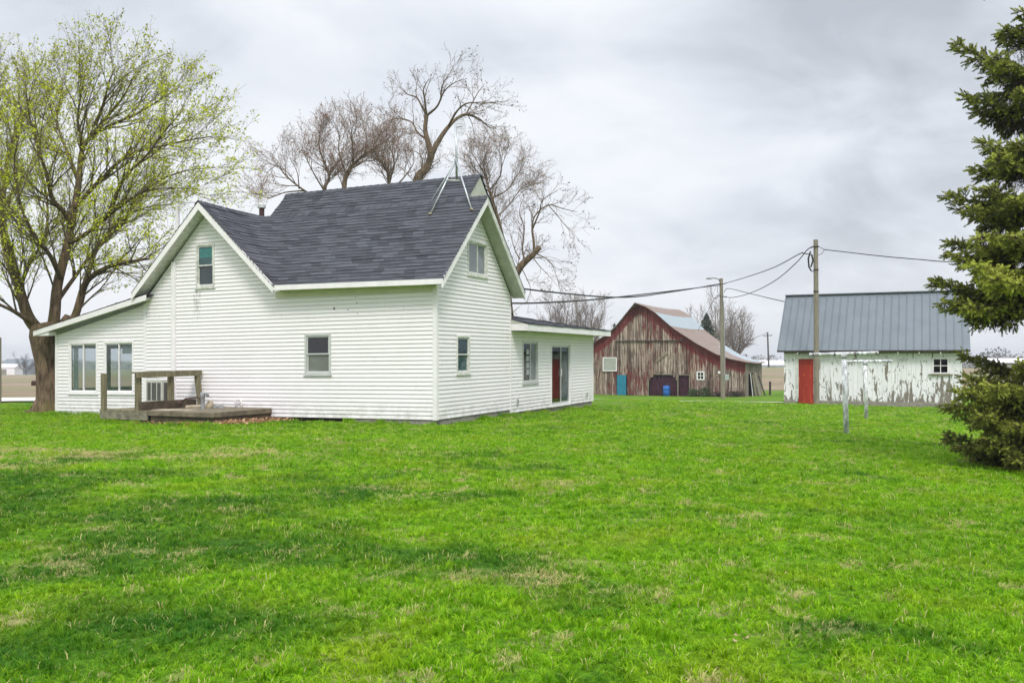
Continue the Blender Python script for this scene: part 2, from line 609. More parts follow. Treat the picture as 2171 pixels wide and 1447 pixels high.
def lawn_colour(nt, p):
    """green, deep green, thin and dry areas of the lawn, by place"""
    n1 = NOISE(nt, p, 0.22, 4, 0.55)
    n2 = NOISE(nt, MAPV(nt, p, loc=(13, 4, 0), scale=(0.8, 1.25, 1)), 0.55, 5, 0.6, 0.3)
    n3 = NOISE(nt, MAPV(nt, p, loc=(3, 9, 0)), 2.6, 4, 0.65)
    g = MIX(nt, RAMP(nt, n1, [(0.32, 0.0), (0.66, 1.0)]), (0.090, 0.290, 0.001, 1), (0.215, 0.480, 0.002, 1))
    g = MIX(nt, RAMP(nt, n3, [(0.35, 0.0), (0.7, 0.7)]), g, (0.270, 0.52, 0.003, 1))
    # darker blue-green patches, stronger on the near left
    sp = N(nt, 'ShaderNodeSeparateXYZ')
    LK(nt, p, sp.inputs[0])
    deep_green = NOISE(nt, MAPV(nt, p, loc=(5.5, 2.3, 0), scale=(0.75, 0.75, 1)), 0.62, 3, 0.5, 0.5)
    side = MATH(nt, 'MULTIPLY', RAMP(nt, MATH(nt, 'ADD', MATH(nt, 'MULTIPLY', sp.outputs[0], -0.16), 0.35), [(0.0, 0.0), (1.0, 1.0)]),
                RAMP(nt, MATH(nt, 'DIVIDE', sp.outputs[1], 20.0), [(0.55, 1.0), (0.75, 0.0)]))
    lm = RAMP(nt, MATH(nt, 'ADD', deep_green, MATH(nt, 'MULTIPLY', side, 0.20)), [(0.62, 0.0), (0.74, 0.8)])
    # dark green patches at set places, most of them on the left
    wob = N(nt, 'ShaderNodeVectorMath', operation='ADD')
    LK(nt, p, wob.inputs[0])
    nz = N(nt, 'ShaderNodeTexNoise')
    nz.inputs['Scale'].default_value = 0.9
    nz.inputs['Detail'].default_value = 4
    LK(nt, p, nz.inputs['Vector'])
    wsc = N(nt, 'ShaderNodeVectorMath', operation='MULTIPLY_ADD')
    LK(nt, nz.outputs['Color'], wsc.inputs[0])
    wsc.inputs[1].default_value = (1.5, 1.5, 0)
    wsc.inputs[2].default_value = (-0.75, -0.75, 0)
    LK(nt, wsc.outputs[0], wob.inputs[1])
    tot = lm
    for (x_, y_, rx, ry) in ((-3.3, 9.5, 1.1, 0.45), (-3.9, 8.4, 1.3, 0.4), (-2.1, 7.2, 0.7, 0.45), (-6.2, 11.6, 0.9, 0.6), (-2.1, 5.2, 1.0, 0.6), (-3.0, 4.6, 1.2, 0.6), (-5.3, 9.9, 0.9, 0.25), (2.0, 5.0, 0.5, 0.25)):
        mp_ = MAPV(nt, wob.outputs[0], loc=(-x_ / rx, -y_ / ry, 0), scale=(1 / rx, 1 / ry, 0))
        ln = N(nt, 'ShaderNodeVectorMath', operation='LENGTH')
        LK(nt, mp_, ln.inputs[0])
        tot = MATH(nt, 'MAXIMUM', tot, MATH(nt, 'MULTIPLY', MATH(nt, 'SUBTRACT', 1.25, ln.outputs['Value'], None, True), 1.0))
    yel = RAMP(nt, NOISE(nt, MAPV(nt, p, loc=(7, 3, 0)), 0.9, 4, 0.6), [(0.50, 0.0), (0.70, 0.7)])
    g = MIX(nt, yel, g, (0.33, 0.45, 0.014, 1))
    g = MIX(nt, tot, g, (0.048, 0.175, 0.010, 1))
    return g, n2, n3, sp, tot, yel


def dry_mask(nt, p, n2, n3, sp):
    band = MATH(nt, 'SUBTRACT', 1.0, MATH(nt, 'DIVIDE', MATH(nt, 'ABSOLUTE', MATH(nt, 'SUBTRACT', sp.outputs[1], 14.0)), 1.7), None, True)
    left = RAMP(nt, MATH(nt, 'ADD', MATH(nt, 'MULTIPLY', sp.outputs[0], -0.25), -0.45), [(0.0, 0.0), (0.8, 1.0)])
    bias = MATH(nt, 'MULTIPLY', MATH(nt, 'MULTIPLY', band, left), 0.17)
    d = MATH(nt, 'ADD', MATH(nt, 'ADD', MATH(nt, 'MULTIPLY', n2, 0.68), MATH(nt, 'MULTIPLY', n3, 0.32)), bias)
    fleck = RAMP(nt, NOISE(nt, MAPV(nt, p, loc=(1, 15, 0)), 1.7, 4, 0.65), [(0.56, 0.0), (0.69, 0.95)])
    return MATH(nt, 'MAXIMUM', RAMP(nt, d, [(0.555, 0.0), (0.68, 1.0)]), fleck)


def m_ground():
    m, nt, b = new_mat('lawn_ground')
    p = POS(nt)
    g, n2, n3, sp, deep_green_, yel_ = lawn_colour(nt, p)
    d = dry_mask(nt, p, n2, n3, sp)
    fine = NOISE(nt, MAPV(nt, p, scale=(1.0, 0.8, 1)), 26.0, 3, 0.7)
    gc = MIX(nt, RAMP(nt, fine, [(0.3, 0.9), (0.7, 0.35)]), g, (0.020, 0.045, 0.006, 1))
    gc = MIX(nt, MATH(nt, 'MULTIPLY', d, 0.75), gc, (0.34, 0.29, 0.14, 1))
    bed = N(nt, 'ShaderNodeVectorMath', operation='DISTANCE')
    LK(nt, p, bed.inputs[0])
    bed.inputs[1].default_value = (8.1, 13.6, -0.1)
    bm = MATH(nt, 'SUBTRACT', 1.9, MATH(nt, 'ADD', bed.outputs['Value'], MATH(nt, 'MULTIPLY', n3, 0.7)), None, True)
    gc = MIX(nt, bm, gc, (0.075, 0.042, 0.026, 1))
    # ploughed and stubble fields beyond the yard
    x, y = sp.outputs[0], sp.outputs[1]
    ysc = MATH(nt, 'DIVIDE', y, 300.0)
    edge = NOISE(nt, p, 0.12, 3, 0.5)
    # yard limit: beyond the gravel road on the left, beyond the barn on the right
    lim = MATH(nt, 'ADD', RAMP(nt, MATH(nt, 'ADD', MATH(nt, 'DIVIDE', x, 60.0), 0.5), [(0.0, 0.37), (0.36, 0.39), (0.48, 0.80), (0.8, 0.86)]), 0.0)
    over = MATH(nt, 'SUBTRACT', MATH(nt, 'DIVIDE', y, 100.0), MATH(nt, 'ADD', lim, MATH(nt, 'MULTIPLY', MATH(nt, 'SUBTRACT', edge, 0.5), 0.02)))
    fm = RAMP(nt, MATH(nt, 'MULTIPLY', over, 30.0, None, True), [(0.0, 0.0), (1.0, 1.0)])
    rows = NOISE(nt, MAPV(nt, p, scale=(0.05, 0.55, 1)), 1.0, 4, 0.6)
    fnz = NOISE(nt, MAPV(nt, p, scale=(0.8, 0.8, 0.8)), 1.2, 5, 0.75)
    field = MIX(nt, RAMP(nt, rows, [(0.35, 0.0), (0.65, 1.0)]), (0.20, 0.155, 0.105, 1), (0.36, 0.295, 0.20, 1))
    field = MIX(nt, RAMP(nt, fnz, [(0.4, 0.0), (0.7, 0.7)]), field, (0.15, 0.115, 0.08, 1))
    fgreen = RAMP(nt, MATH(nt, 'ADD', NOISE(nt, MAPV(nt, p, scale=(0.02, 0.05, 1)), 1.0, 3, 0.5), MATH(nt, 'MULTIPLY', ysc, 0.14)), [(0.60, 0.0), (0.68, 0.7)])
    field = MIX(nt, fgreen, field, (0.17, 0.20, 0.07, 1))
    c = MIX(nt, fm, gc, field)
    LK(nt, c, b.inputs['Base Color'])
    b.inputs['Roughness'].default_value = 0.95
    b.inputs['Specular IOR Level'].default_value = 0.1
    BUMP(nt, b, MATH(nt, 'ADD', fine, fnz), 0.8, 0.05)
    return m


def m_blade():
    m, nt, b = new_mat('grass_blade')
    out = nt.nodes['Material Output']
    p = POS(nt)
    g, n2, n3, sp, deep_green_, yel_ = lawn_colour(nt, p)
    d = dry_mask(nt, p, n2, n3, sp)
    rnd = ATT(nt)
    oi = N(nt, 'ShaderNodeObjectInfo').outputs['Random']
    g = MIX(nt, RAMP(nt, rnd, [(0.0, 0.75), (0.42, 0.0)]), g, (0.038, 0.110, 0.003, 1))
    g = MIX(nt, RAMP(nt, rnd, [(0.45, 0.0), (1.0, 0.95)]), g, (0.42, 0.66, 0.030, 1))
    g = MIX(nt, MATH(nt, 'MULTIPLY', MATH(nt, 'SUBTRACT', 1.0, oi), 0.35), g, (0.05, 0.16, 0.010, 1))
    g = MIX(nt, MATH(nt, 'MULTIPLY', deep_green_, 0.72), g, (0.040, 0.165, 0.012, 1))
    g = MIX(nt, MATH(nt, 'MULTIPLY', yel_, 0.28), g, (0.40, 0.50, 0.020, 1))
    # dead straw: few blades in good turf, most of them where the lawn is thin
    thr = MATH(nt, 'SUBTRACT', 0.90, MATH(nt, 'MULTIPLY', d, 0.55))
    straw = MATH(nt, 'GREATER_THAN', ATT(nt, 'rnd2'), thr)
    c = MIX(nt, straw, g, (0.56, 0.51, 0.22, 1))
    LK(nt, c, b.inputs['Base Color'])
    b.inputs['Roughness'].default_value = 0.42
    b.inputs['Specular IOR Level'].default_value = 0.12
    t = N(nt, 'ShaderNodeBsdfTranslucent')
    LK(nt, c, t.inputs[0])
    mx = N(nt, 'ShaderNodeMixShader')
    mx.inputs[0].default_value = 0.35
    LK(nt, b.outputs[0], mx.inputs[1])
    LK(nt, t.outputs[0], mx.inputs[2])
    LK(nt, mx.outputs[0], out.inputs[0])
    return m


M = {}
M['siding'] = m_siding()
M['shingle'] = m_shingle()
M['white'] = simple('white_paint', (0.86, 0.83, 0.84), 0.5, 0.10, 3.0)
M['dirty_white'] = simple('worn_white_paint', (0.70, 0.70, 0.66), 0.65, 0.35, 9.0)
M['bounce_tint'] = simple('bounce_tinted_soffit', (0.62, 0.61, 0.47), 0.7, 0.12, 3.0)  # yellow-green grass bounce under the eaves, put into the paint colour
M['gable_grey'] = simple('unpainted_gable_board', (0.50, 0.51, 0.45), 0.8, 0.2, 5.0)
M['concrete'] = simple('old_concrete', (0.30, 0.28, 0.24), 0.9, 0.4, 7.0, bump=0.5)
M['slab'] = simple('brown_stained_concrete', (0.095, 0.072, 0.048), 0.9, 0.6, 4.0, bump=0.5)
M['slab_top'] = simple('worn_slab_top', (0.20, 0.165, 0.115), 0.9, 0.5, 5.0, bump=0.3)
M['path'] = simple('pale_concrete_path', (0.60, 0.57, 0.48), 0.9, 0.15, 3.0)
M['gravel'] = simple('pale_gravel', (0.66, 0.63, 0.57), 0.95, 0.12, 6.0)
M['glass_dark'] = m_glass('dark_window_glass', (0.030, 0.045, 0.050))
M['glass_teal'] = m_glass('teal_window_glass', (0.030, 0.085, 0.090))
M['glass_grey'] = m_glass('grey_storm_glass', (0.17, 0.18, 0.16), 0.15)
M['glass_blue'] = m_glass('blue_window_glass', (0.028, 0.055, 0.065))
M['glass_black'] = m_glass('black_window_glass', (0.008, 0.008, 0.010))
M['glass_pale'] = m_glass('pale_curtained_glass', (0.17, 0.19, 0.21), 0.08)
M['clear'] = m_clear()
M['blind'] = simple('grey_window_blind', (0.42, 0.45, 0.46), 0.8, 0.1, 4.0)
M['room'] = simple('room_plaster', (0.66, 0.67, 0.66), 0.9, 0.1, 2.0)
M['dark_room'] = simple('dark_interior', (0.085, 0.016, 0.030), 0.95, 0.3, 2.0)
M['alu'] = simple('aluminium_frame', (0.62, 0.63, 0.62), 0.45, 0.1, 5.0, metal=0.3)
M['galv'] = simple('galvanised_tube', (0.50, 0.53, 0.55), 0.4, 0.2, 9.0, metal=0.6)
M['wood_old'] = simple('weathered_lumber', (0.215, 0.19, 0.115), 0.9, 0.5, 5.0, bump=0.5, stretch=(3, 3, 0.6))
M['wood_grey'] = simple('grey_weathered_plank', (0.25, 0.23, 0.165), 0.9, 0.55, 7.0, bump=0.5)
M['wood_dark'] = simple('damp_dark_wood', (0.055, 0.045, 0.036), 0.95, 0.4, 6.0)
M['pole'] = simple('grey_pole_wood', (0.27, 0.235, 0.185), 0.9, 0.4, 6.0, bump=0.5, stretch=(5, 5, 0.4))
M['barn'] = m_barn_boards()
M['shed'] = m_shed_boards()
M['rust_roof'] = m_rust_roof()
M['metal_roof'] = simple('blue_grey_metal_roof', (0.150, 0.175, 0.195), 0.5, 0.13, 1.2, metal=0.25)
M['red_paint'] = simple('barn_red_paint', (0.20, 0.025, 0.02), 0.8, 0.5, 6.0)
M['doorway_shade'] = simple('doorway_shade_planks', (0.050, 0.010, 0.022), 0.9, 0.5, 3.0)  # maroon gloom of the open barn doorways, put into the plank colour
M['blue_door'] = simple('turquoise_door_paint', (0.012, 0.20, 0.31), 0.6, 0.25, 3.0)
M['barrel'] = simple('blue_plastic_barrel', (0.015, 0.12, 0.42), 0.45, 0.1, 4.0)
M['grey_iron'] = simple('grey_painted_iron', (0.28, 0.29, 0.30), 0.6, 0.35, 12.0)
M['rust_iron'] = simple('rusty_iron', (0.075, 0.035, 0.03), 0.8, 0.4, 12.0)
M['stone'] = simple('grey_field_stone', (0.25, 0.25, 0.245), 0.85, 0.4, 9.0, bump=0.5)
M['stone_tan'] = simple('tan_flat_stone', (0.44, 0.37, 0.27), 0.9, 0.4, 8.0, bump=0.6)
M['ac'] = simple('beige_metal_case', (0.52, 0.52, 0.47), 0.6, 0.15, 5.0)
M['ac_coil'] = simple('dark_coil_grille', (0.10, 0.10, 0.09), 0.6, 0.5, 40.0)
M['wire'] = simple('black_cable', (0.025, 0.024, 0.024), 0.7, 0.1, 3.0)
M['pole_white'] = simple('flaking_white_pipe', (0.78, 0.79, 0.82), 0.6, 0.85, 14.0, stretch=(1, 1, 0.35))
M['bark'] = m_bark('grey_brown_bark', (0.055, 0.038, 0.026), (0.25, 0.175, 0.115), 1.0, (0.14, 0.12, 0.045))
M['bark_tan'] = m_bark('tan_bark', (0.065, 0.045, 0.030), (0.19, 0.14, 0.088), 1.2)
M['bark_dark'] = m_bark('dark_bark', (0.035, 0.025, 0.02), (0.10, 0.075, 0.055), 1.5)
M['twig'] = simple('grey_twig_bark', (0.21, 0.155, 0.125), 0.9, 0.3, 4.0)
M['twig_olive'] = simple('olive_twig_bark', (0.155, 0.125, 0.070), 0.9, 0.3, 4.0)
M['far_twig'] = simple('pale_far_twig', (0.20, 0.17, 0.14), 0.9, 0.2, 1.0)


def m_door_red():
    m, nt, b = new_mat('flaking_red_door')
    o = OBJ(nt)
    n1 = NOISE(nt, MAPV(nt, o, scale=(5, 5, 1.6)), 2.0, 5, 0.65)
    n2 = NOISE(nt, o, 9.0, 4, 0.7)
    c = MIX(nt, RAMP(nt, n1, [(0.55, 0.0), (0.68, 1.0)]), (0.38, 0.026, 0.010, 1), (0.60, 0.13, 0.025, 1))
    c = MIX(nt, RAMP(nt, n2, [(0.62, 0.0), (0.72, 0.8)]), c, (0.16, 0.03, 0.018, 1))
    LK(nt, c, b.inputs['Base Color'])
    b.inputs['Roughness'].default_value = 0.6
    return m


M['red_door'] = m_door_red()
M['leaf_spring'] = m_leaf('spring_maple_leaf', [(0.0, (0.19, 0.17, 0.05)), (0.35, (0.40, 0.42, 0.04)), (0.7, (0.58, 0.64, 0.035)), (1.0, (0.76, 0.82, 0.04))], 0.4)
M['bud'] = m_leaf('red_brown_bud', [(0.0, (0.26, 0.17, 0.14)), (0.6, (0.46, 0.31, 0.25)), (1.0, (0.60, 0.44, 0.36))], 0.2)
M['bud_dark'] = m_leaf('dark_bud', [(0.0, (0.05, 0.04, 0.032)), (1.0, (0.12, 0.095, 0.07))], 0.2)
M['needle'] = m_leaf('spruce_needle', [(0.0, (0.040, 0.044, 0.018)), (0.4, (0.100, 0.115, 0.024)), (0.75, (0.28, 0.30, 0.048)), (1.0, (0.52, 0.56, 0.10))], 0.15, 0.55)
M['needle_old'] = m_leaf('dead_spruce_twig', [(0.0, (0.035, 0.022, 0.022)), (1.0, (0.085, 0.055, 0.040))], 0.1)
M['conifer'] = m_leaf('dark_conifer', [(0.0, (0.035, 0.055, 0.030)), (1.0, (0.085, 0.115, 0.060))], 0.1)
M['weed'] = m_leaf('weed_leaf', [(0.0, (0.03, 0.06, 0.02)), (1.0, (0.10, 0.16, 0.05))], 0.3)
M['dry_leaf'] = m_leaf('dry_leaf', [(0.0, (0.20, 0.09, 0.045)), (0.5, (0.42, 0.23, 0.12)), (1.0, (0.60, 0.42, 0.26))], 0.2)
M['pale_leaf'] = m_leaf('pale_dead_leaf', [(0.0, (0.32, 0.23, 0.13)), (1.0, (0.50, 0.38, 0.24))], 0.2)
M['ground'] = m_ground()
M['blade'] = m_blade()

# ------------------------------------------------------------------ terrain
CTRL = [(0, 0, 0), (-5, 0, 0), (5, 0, 0), (-8, 8, 0), (0, 10, 0), (6, 8, 0), (-1.8, 20.6, -0.02), (-8, 22.5, -0.06), (-13.5, 25.5, -0.09), (-20, 27, -0.10),
        (3.2, 32.5, -0.17), (0.3, 25.2, -0.05), (7.5, 20, -0.15), (10.9, 27.1, -0.31), (8, 13.9, -0.10), (12.3, 39.6, -0.45), (18.4, 36.6, -0.52), (12, 50, -0.85),
        (15.6, 66, -1.43), (6.4, 77, -1.55), (18.8, 70.5, -1.50), (11, 73, -1.55), (25, 84, -1.62), (14, 90, -1.6), (5, 60, -1.1), (-20, 34, -0.12), (-22, 38, -0.13),
        (-40, 40, -0.25), (-60, 70, -0.9), (-60, 130, -1.6), (-170, 400, -5.6), (-100, 400, -5.6), (-20, 60, -0.7), (-20, 130, -1.5), (-60, 400, -5.0), (30, 110, -1.25), (60, 110, -1.1),
        (40, 150, -0.85), (60, 190, -0.75), (90, 240, -0.75), (69, 238, -0.75), (130, 240, -1.0), (0, 250, -1.5), (160, 400, -4.5), (240, 400, -4.5), (60, 400, -4.5),
        (-25, 5, 0), (25, 5, -0.1), (30, 35, -0.5), (0, -30, 0), (-60, -20, 0), (60, -20, 0), (60, 60, -0.8), (-1200, 1400, -14), (0, 1600, -14), (1200, 1400, -14), (-1500, 0, -3), (1500, 0, -3), (0, -1500, -2)]
_C = np.array(CTRL, dtype=float)


def _ker(r):
    return np.sqrt(r * r + 4.0)


_D = np.hypot(_C[:, None, 0] - _C[None, :, 0], _C[:, None, 1] - _C[None, :, 1])
_n = len(_C)
_A = np.zeros((_n + 1, _n + 1))
_A[:_n, :_n] = _ker(_D) + np.eye(_n) * 1e-6
_A[:_n, _n] = 1
_A[_n, :_n] = 1
_W = np.linalg.solve(_A, np.append(_C[:, 2], 0))


def gz_arr(x, y):
    x = np.asarray(x, float)
    y = np.asarray(y, float)
    out = np.full(x.shape, _W[_n])
    for (cx_, cy_, _z), w in zip(CTRL, _W[:_n]):
        out += w * _ker(np.hypot(x - cx_, y - cy_))
    fade = np.clip((y - 2) / 4, 0, 1) * np.clip((45 - y) / 10, 0, 1)
    out += fade * 0.012 * (np.sin(x * 1.7 + 0.6 * y) + np.sin(y * 1.3 - 0.7 * x + 1.0))
    return out


def gz(x, y):
    return float(gz_arr(np.array([x]), np.array([y]))[0])


def graded(segs):
    out = []
    for a, b, st in segs:
        n = max(1, int(round((b - a) / st)))
        out += [a + (b - a) * i / n for i in range(n)]
    out.append(segs[-1][1])
    return out


def build_ground():
    xs = graded([(-4000, -1000, 500), (-1000, -300, 100), (-300, -80, 20), (-80, -26, 4), (-26, 26, 0.6), (26, 80, 3), (80, 300, 15), (300, 1000, 100), (1000, 4000, 500)])
    ys = graded([(-1500, -300, 300), (-300, -30, 45), (-30, 0, 5), (0, 45, 0.6), (45, 110, 2), (110, 320, 10), (320, 1000, 60), (1000, 6000, 500)])
    X, Y = np.meshgrid(xs, ys)
    Z = gz_arr(X, Y)
    nx, ny = len(xs), len(ys)
    mb = MB()
    mb.v = list(zip(X.ravel().tolist(), Y.ravel().tolist(), Z.ravel().tolist()))
    mb.uv = [(0.0, 0.0)] * len(mb.v)
    mb.at = [0.0] * len(mb.v)
    mb.f = [(j * nx + i, j * nx + i + 1, (j + 1) * nx + i + 1, (j + 1) * nx + i) for j in range(ny - 1) for i in range(nx - 1)]
    o = mb.build('ground', M['ground'], smooth=True)
    tag(o, 'green spring lawn running out to brown stubble fields', kind='structure')


build_ground()


def ground_strip(name, pts, w, mat, lift, label, n=40):
    """a paved strip draped on the ground along a centre line"""
    mb = MB()
    P = [Vector(p) for p in pts]
    seg = []
    for a, b in zip(P, P[1:]):
        for i in range(n):
            seg.append(a.lerp(b, i / n))
    seg.append(P[-1])
    vs = []
    for i, p in enumerate(seg):
        d = (seg[min(i + 1, len(seg) - 1)] - seg[max(i - 1, 0)]).normalized()
        s = Vector((-d.y, d.x))
        for k in (-1, -0.33, 0.33, 1):
            q = p + s * (w / 2 * k)
            vs.append((q.x, q.y, gz(q.x, q.y) + lift))
    fs = []
    for i in range(len(seg) - 1):
        for k in range(3):
            fs.append((i * 4 + k, i * 4 + k + 1, i * 4 + k + 5, i * 4 + k + 4))
    mb.add(vs, fs)
    o = mb.build(name, mat)
    tag(o, label, kind='structure')
    return o


ground_strip('road', [(-70, 33.5), (-22, 35.2), (-10, 36.6), (4, 50)], 3.6, M['gravel'], 0.05, 'pale gravel lane passing behind the big maple')
ground_strip('path', [(7.6, 40.4), (12.2, 39.9)], 0.75, M['path'], 0.05, 'short pale concrete path leading to the white shed', 10)
ground_strip('far_road', [(20, 236), (69, 246), (140, 252), (300, 270)], 7.0, M['gravel'], 0.25, 'pale country road crossing the far fields', 12)

# ------------------------------------------------------------------ farmhouse
HX, HYY = (925 - CX) / F * 21.1, 21.1
HROT = R(-24.37)
HM = Matrix.Translation((HX, HYY, 0)) @ Matrix.Rotation(HROT, 4, 'Z')


def T(x, y, z):
    """the old house has settled: it sinks slightly to the left and front"""
    return (x, y, z + 0.0105 * x + 0.005 * y)


def hw(x, y, z):
    return HM @ Vector(T(x, y, z))


house = thing('farmhouse', (HX, HYY, 0), 'white clapboard farmhouse with dark shingled gable roofs, a side porch and a low annex', 'house', rz=HROT)


class Wall:
    def __init__(self, org, a, n, tf=T):
        self.o, self.a, self.n, self.tf = Vector(org), Vector(a), Vector(n), tf

    def p(self, u, v, d):
        q = self.o + self.a * u + self.n * d
        return self.tf(q.x, q.y, q.z + v)

    def box(self, mb, u0, u1, v0, v1, d0, d1, a=0.0):
        vs = [self.p(u0, v0, d0), self.p(u1, v0, d0), self.p(u1, v0, d1), self.p(u0, v0, d1),
              self.p(u0, v1, d0), self.p(u1, v1, d0), self.p(u1, v1, d1), self.p(u0, v1, d1)]
        fs = [(0, 3, 2, 1), (4, 5, 6, 7), (0, 1, 5, 4), (1, 2, 6, 5), (2, 3, 7, 6), (3, 0, 4, 7)]
        if (self.a.cross(self.n)).z < 0:
            fs = [f[::-1] for f in fs]
        mb.add(vs, fs, None, a)


def siding(mb, W, lim, z0, z1, course=0.1016, holes=(), lip=0.015, breaks=()):
    """real lapped boards: each course leans out to a lip at its lower edge"""
    zs = set()
    k = 0
    while z0 + k * course < z1 - 1e-6:
        zs.add(round(z0 + k * course, 5))
        k += 1
    zs.add(round(z1, 5))
    for h in holes:
        for q in (h[2], h[3]):
            if z0 < q < z1:
                zs.add(round(q, 5))
    for q in breaks:
        if z0 < q < z1:
            zs.add(round(q, 5))
    zs = sorted(zs)
    for a, b in zip(zs, zs[1:]):
        if b - a < 1e-4:
            continue
        mid = (a + b) / 2
        ka = math.floor((mid - z0) / course)
        ta = (a - z0) / course - ka
        tb = (b - z0) / course - ka
        da, db = lip * (1 - ta) + 0.003, lip * (1 - tb) + 0.003
        la, ra = lim(a + 1e-5)
        lb, rb = lim(b - 1e-5)
        cuts = sorted([(h[0], h[1]) for h in holes if h[2] - 1e-4 <= a and h[3] + 1e-4 >= b])
        segs = []
        cl = None
        for (h0, h1) in cuts:
            segs.append((cl, h0))
            cl = h1
        segs.append((cl, None))
        for s0, s1 in segs:
            al, bl = (la, lb) if s0 is None else (max(s0, la), max(s0, lb))
            ar, br_ = (ra, rb) if s1 is None else (min(s1, ra), min(s1, rb))
            if ar - al < 1e-3 and br_ - bl < 1e-3:
                continue
            ar, br_ = max(ar, al), max(br_, bl)
            mb.add([W.p(al, a, da), W.p(ar, a, da), W.p(br_, b, db), W.p(bl, b, db)], [(0, 1, 2, 3)], [(al, a), (ar, a), (br_, b), (bl, b)])
            if ta < 1e-3 and ar - al > 0.5:
                # butt joints where two lengths of siding meet
                for q in range(3):
                    uj = (math.sin(12.9898 * (ka * 7 + q * 3 + al)) * 43758.5453) % 1.0
                    uj = al + 0.2 + uj * (ar - al - 0.4)
                    if q * 3.6 < (ar - al):
                        mb.add([W.p(uj, a, da + 0.001), W.p(uj + 0.007, a, da + 0.001), W.p(uj + 0.007, b, db + 0.001), W.p(uj, b, db + 0.001)], [(0, 1, 2, 3)], None, 0.35)
            if ta < 1e-3:
                # underside and seam band, coloured dark to draw the lap shadow
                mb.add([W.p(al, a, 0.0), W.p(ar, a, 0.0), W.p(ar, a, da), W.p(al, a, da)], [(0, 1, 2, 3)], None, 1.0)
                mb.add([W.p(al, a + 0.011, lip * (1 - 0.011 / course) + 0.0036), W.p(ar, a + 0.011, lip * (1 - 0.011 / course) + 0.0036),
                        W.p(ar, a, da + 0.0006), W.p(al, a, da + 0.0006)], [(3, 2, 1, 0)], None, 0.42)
    return mb


WF = Wall((0, 0, 0), (1, 0, 0), (0, -1, 0))       # long front wall (u = x, runs 0 .. -9.3)
WS = Wall((0, 0, 0), (0, 1, 0), (1, 0, 0))        # right gable wall and annex (u = y)

# openings: (u0, u1, z0, z1)
H_GW = (-7.47, -6.82, 3.55, 4.74)        # gable window on the long wall
H_MW = (-3.83, -3.02, 1.18, 2.22)        # ground floor window
H_P1 = (-12.39, -11.21, 0.66, 2.16)      # porch sliding windows
H_P2 = (-10.96, -9.78, 0.66, 2.16)
H_SW = (1.0, 1.72, 1.16, 2.13)           # narrow window on gable wall
H_SG = (1.60, 2.73, 3.68, 4.58)          # upper gable window
H_AW = (5.07, 6.23, 0.80, 2.05)          # annex window
H_AD = (7.28, 9.03, -0.01, 2.0)          # sliding door


def lim_front(z):
    l, r = -9.32, 0.0
    if z > 3.28:
        h = 5.60 - z
        l, r = max(l, -7.04 - h), -7.04 + h
    return l, r


def lim_gable(z):
    if z > 3.28:
        h = 5.52 - z
        return max(0.0, 2.02 - h), min(4.25, 2.02 + h)
    return 0.0, 4.25


def lim_porch(z):
    # top follows the lean-to roof: 3.16 at x=-9.32 down to 2.36 at x=-12.9
    if z <= 2.38:
        return -12.9, -9.32
    return -12.9 + (z - 2.38) / 0.79 * 3.58, -9.32


siding(MB(), WF, lim_front, 0, 0.1)
mb = MB()
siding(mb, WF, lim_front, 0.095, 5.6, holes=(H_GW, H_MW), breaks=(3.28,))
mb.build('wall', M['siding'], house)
mb = MB()
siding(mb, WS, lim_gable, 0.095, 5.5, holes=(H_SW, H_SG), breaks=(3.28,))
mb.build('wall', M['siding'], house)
mb = MB()
siding(mb, WF, lim_porch, 0.03, 3.16, holes=(H_P1, H_P2), breaks=(2.38,))
mb.build('porch_wall', M['siding'], house)
mb = MB()
siding(mb, WS, lambda z: (4.25, 11.27), 0.0, 2.30, holes=(H_AW, H_AD))
mb.build('annex_wall', M['siding'], house)
# hidden sides close the shell
mb = MB()
siding(mb, Wall((0, 4.25, 0), (-1, 0, 0), (0, 1, 0)), lambda z: (0.0, 1.5), 2.3, 3.3)
siding(mb, Wall((0, 11.27, 0), (-1, 0, 0), (0, 1, 0)), lambda z: (0.0, 4.0), 0.0, 2.5)
siding(mb, Wall((-1.5, 0, 0), (0, 1, 0), (1, 0, 0)), lambda z: (4.25, 6.85), 0.1, 4.4)
siding(mb, Wall((-1.5, 0, 0), (0, 1, 0), (1, 0, 0)), lambda z: (4.65 - max(0.02, 6.62 - z), 4.65 + max(0.02, 6.62 - z)), 4.4, 6.6)
siding(mb, Wall((0, 6.85, 0), (-1, 0, 0), (0, 1, 0)), lambda z: (1.5, 8.0), 0.1, 4.4)
siding(mb, Wall((-9.32, 0, 0), (0, 1, 0), (-1, 0, 0)), lambda z: (0.0, 4.3), 3.0, 3.45)
mb.build('rear_wall', M['siding'], house)

# foundations
mb = MB()
WF.box(mb, -9.3, -4.95, -0.45, 0.093, -0.25, -0.02)
mb.build('foundation', M['concrete'], house, bevel=0.01)
mb = MB()
WF.box(mb, -2.4, -0.01, -0.45, 0.092, -0.25, -0.012)
mb.build('foundation', M['concrete'], house, bevel=0.01)
mb = MB()
WS.box(mb, 0.0, 4.24, -0.45, 0.092, -0.25, -0.010)
mb.build('foundation', M['concrete'], house, bevel=0.01)
mb = MB()
WF.box(mb, -4.94, -2.42, -0.45, 0.09, -0.25, -0.10)
mb.build('crawlspace_board', M['wood_dark'], house)
mb = MB()
WS.box(mb, 4.26, 7.4, -0.5, -0.006, -0.25, -0.04)
mb.build('foundation', M['concrete'], house, bevel=0.015)
mb = MB()
WS.box(mb, 7.42, 11.25, -0.6, -0.006, -0.25, -0.02)
mb.build('foundation', M['concrete'], house, bevel=0.015)

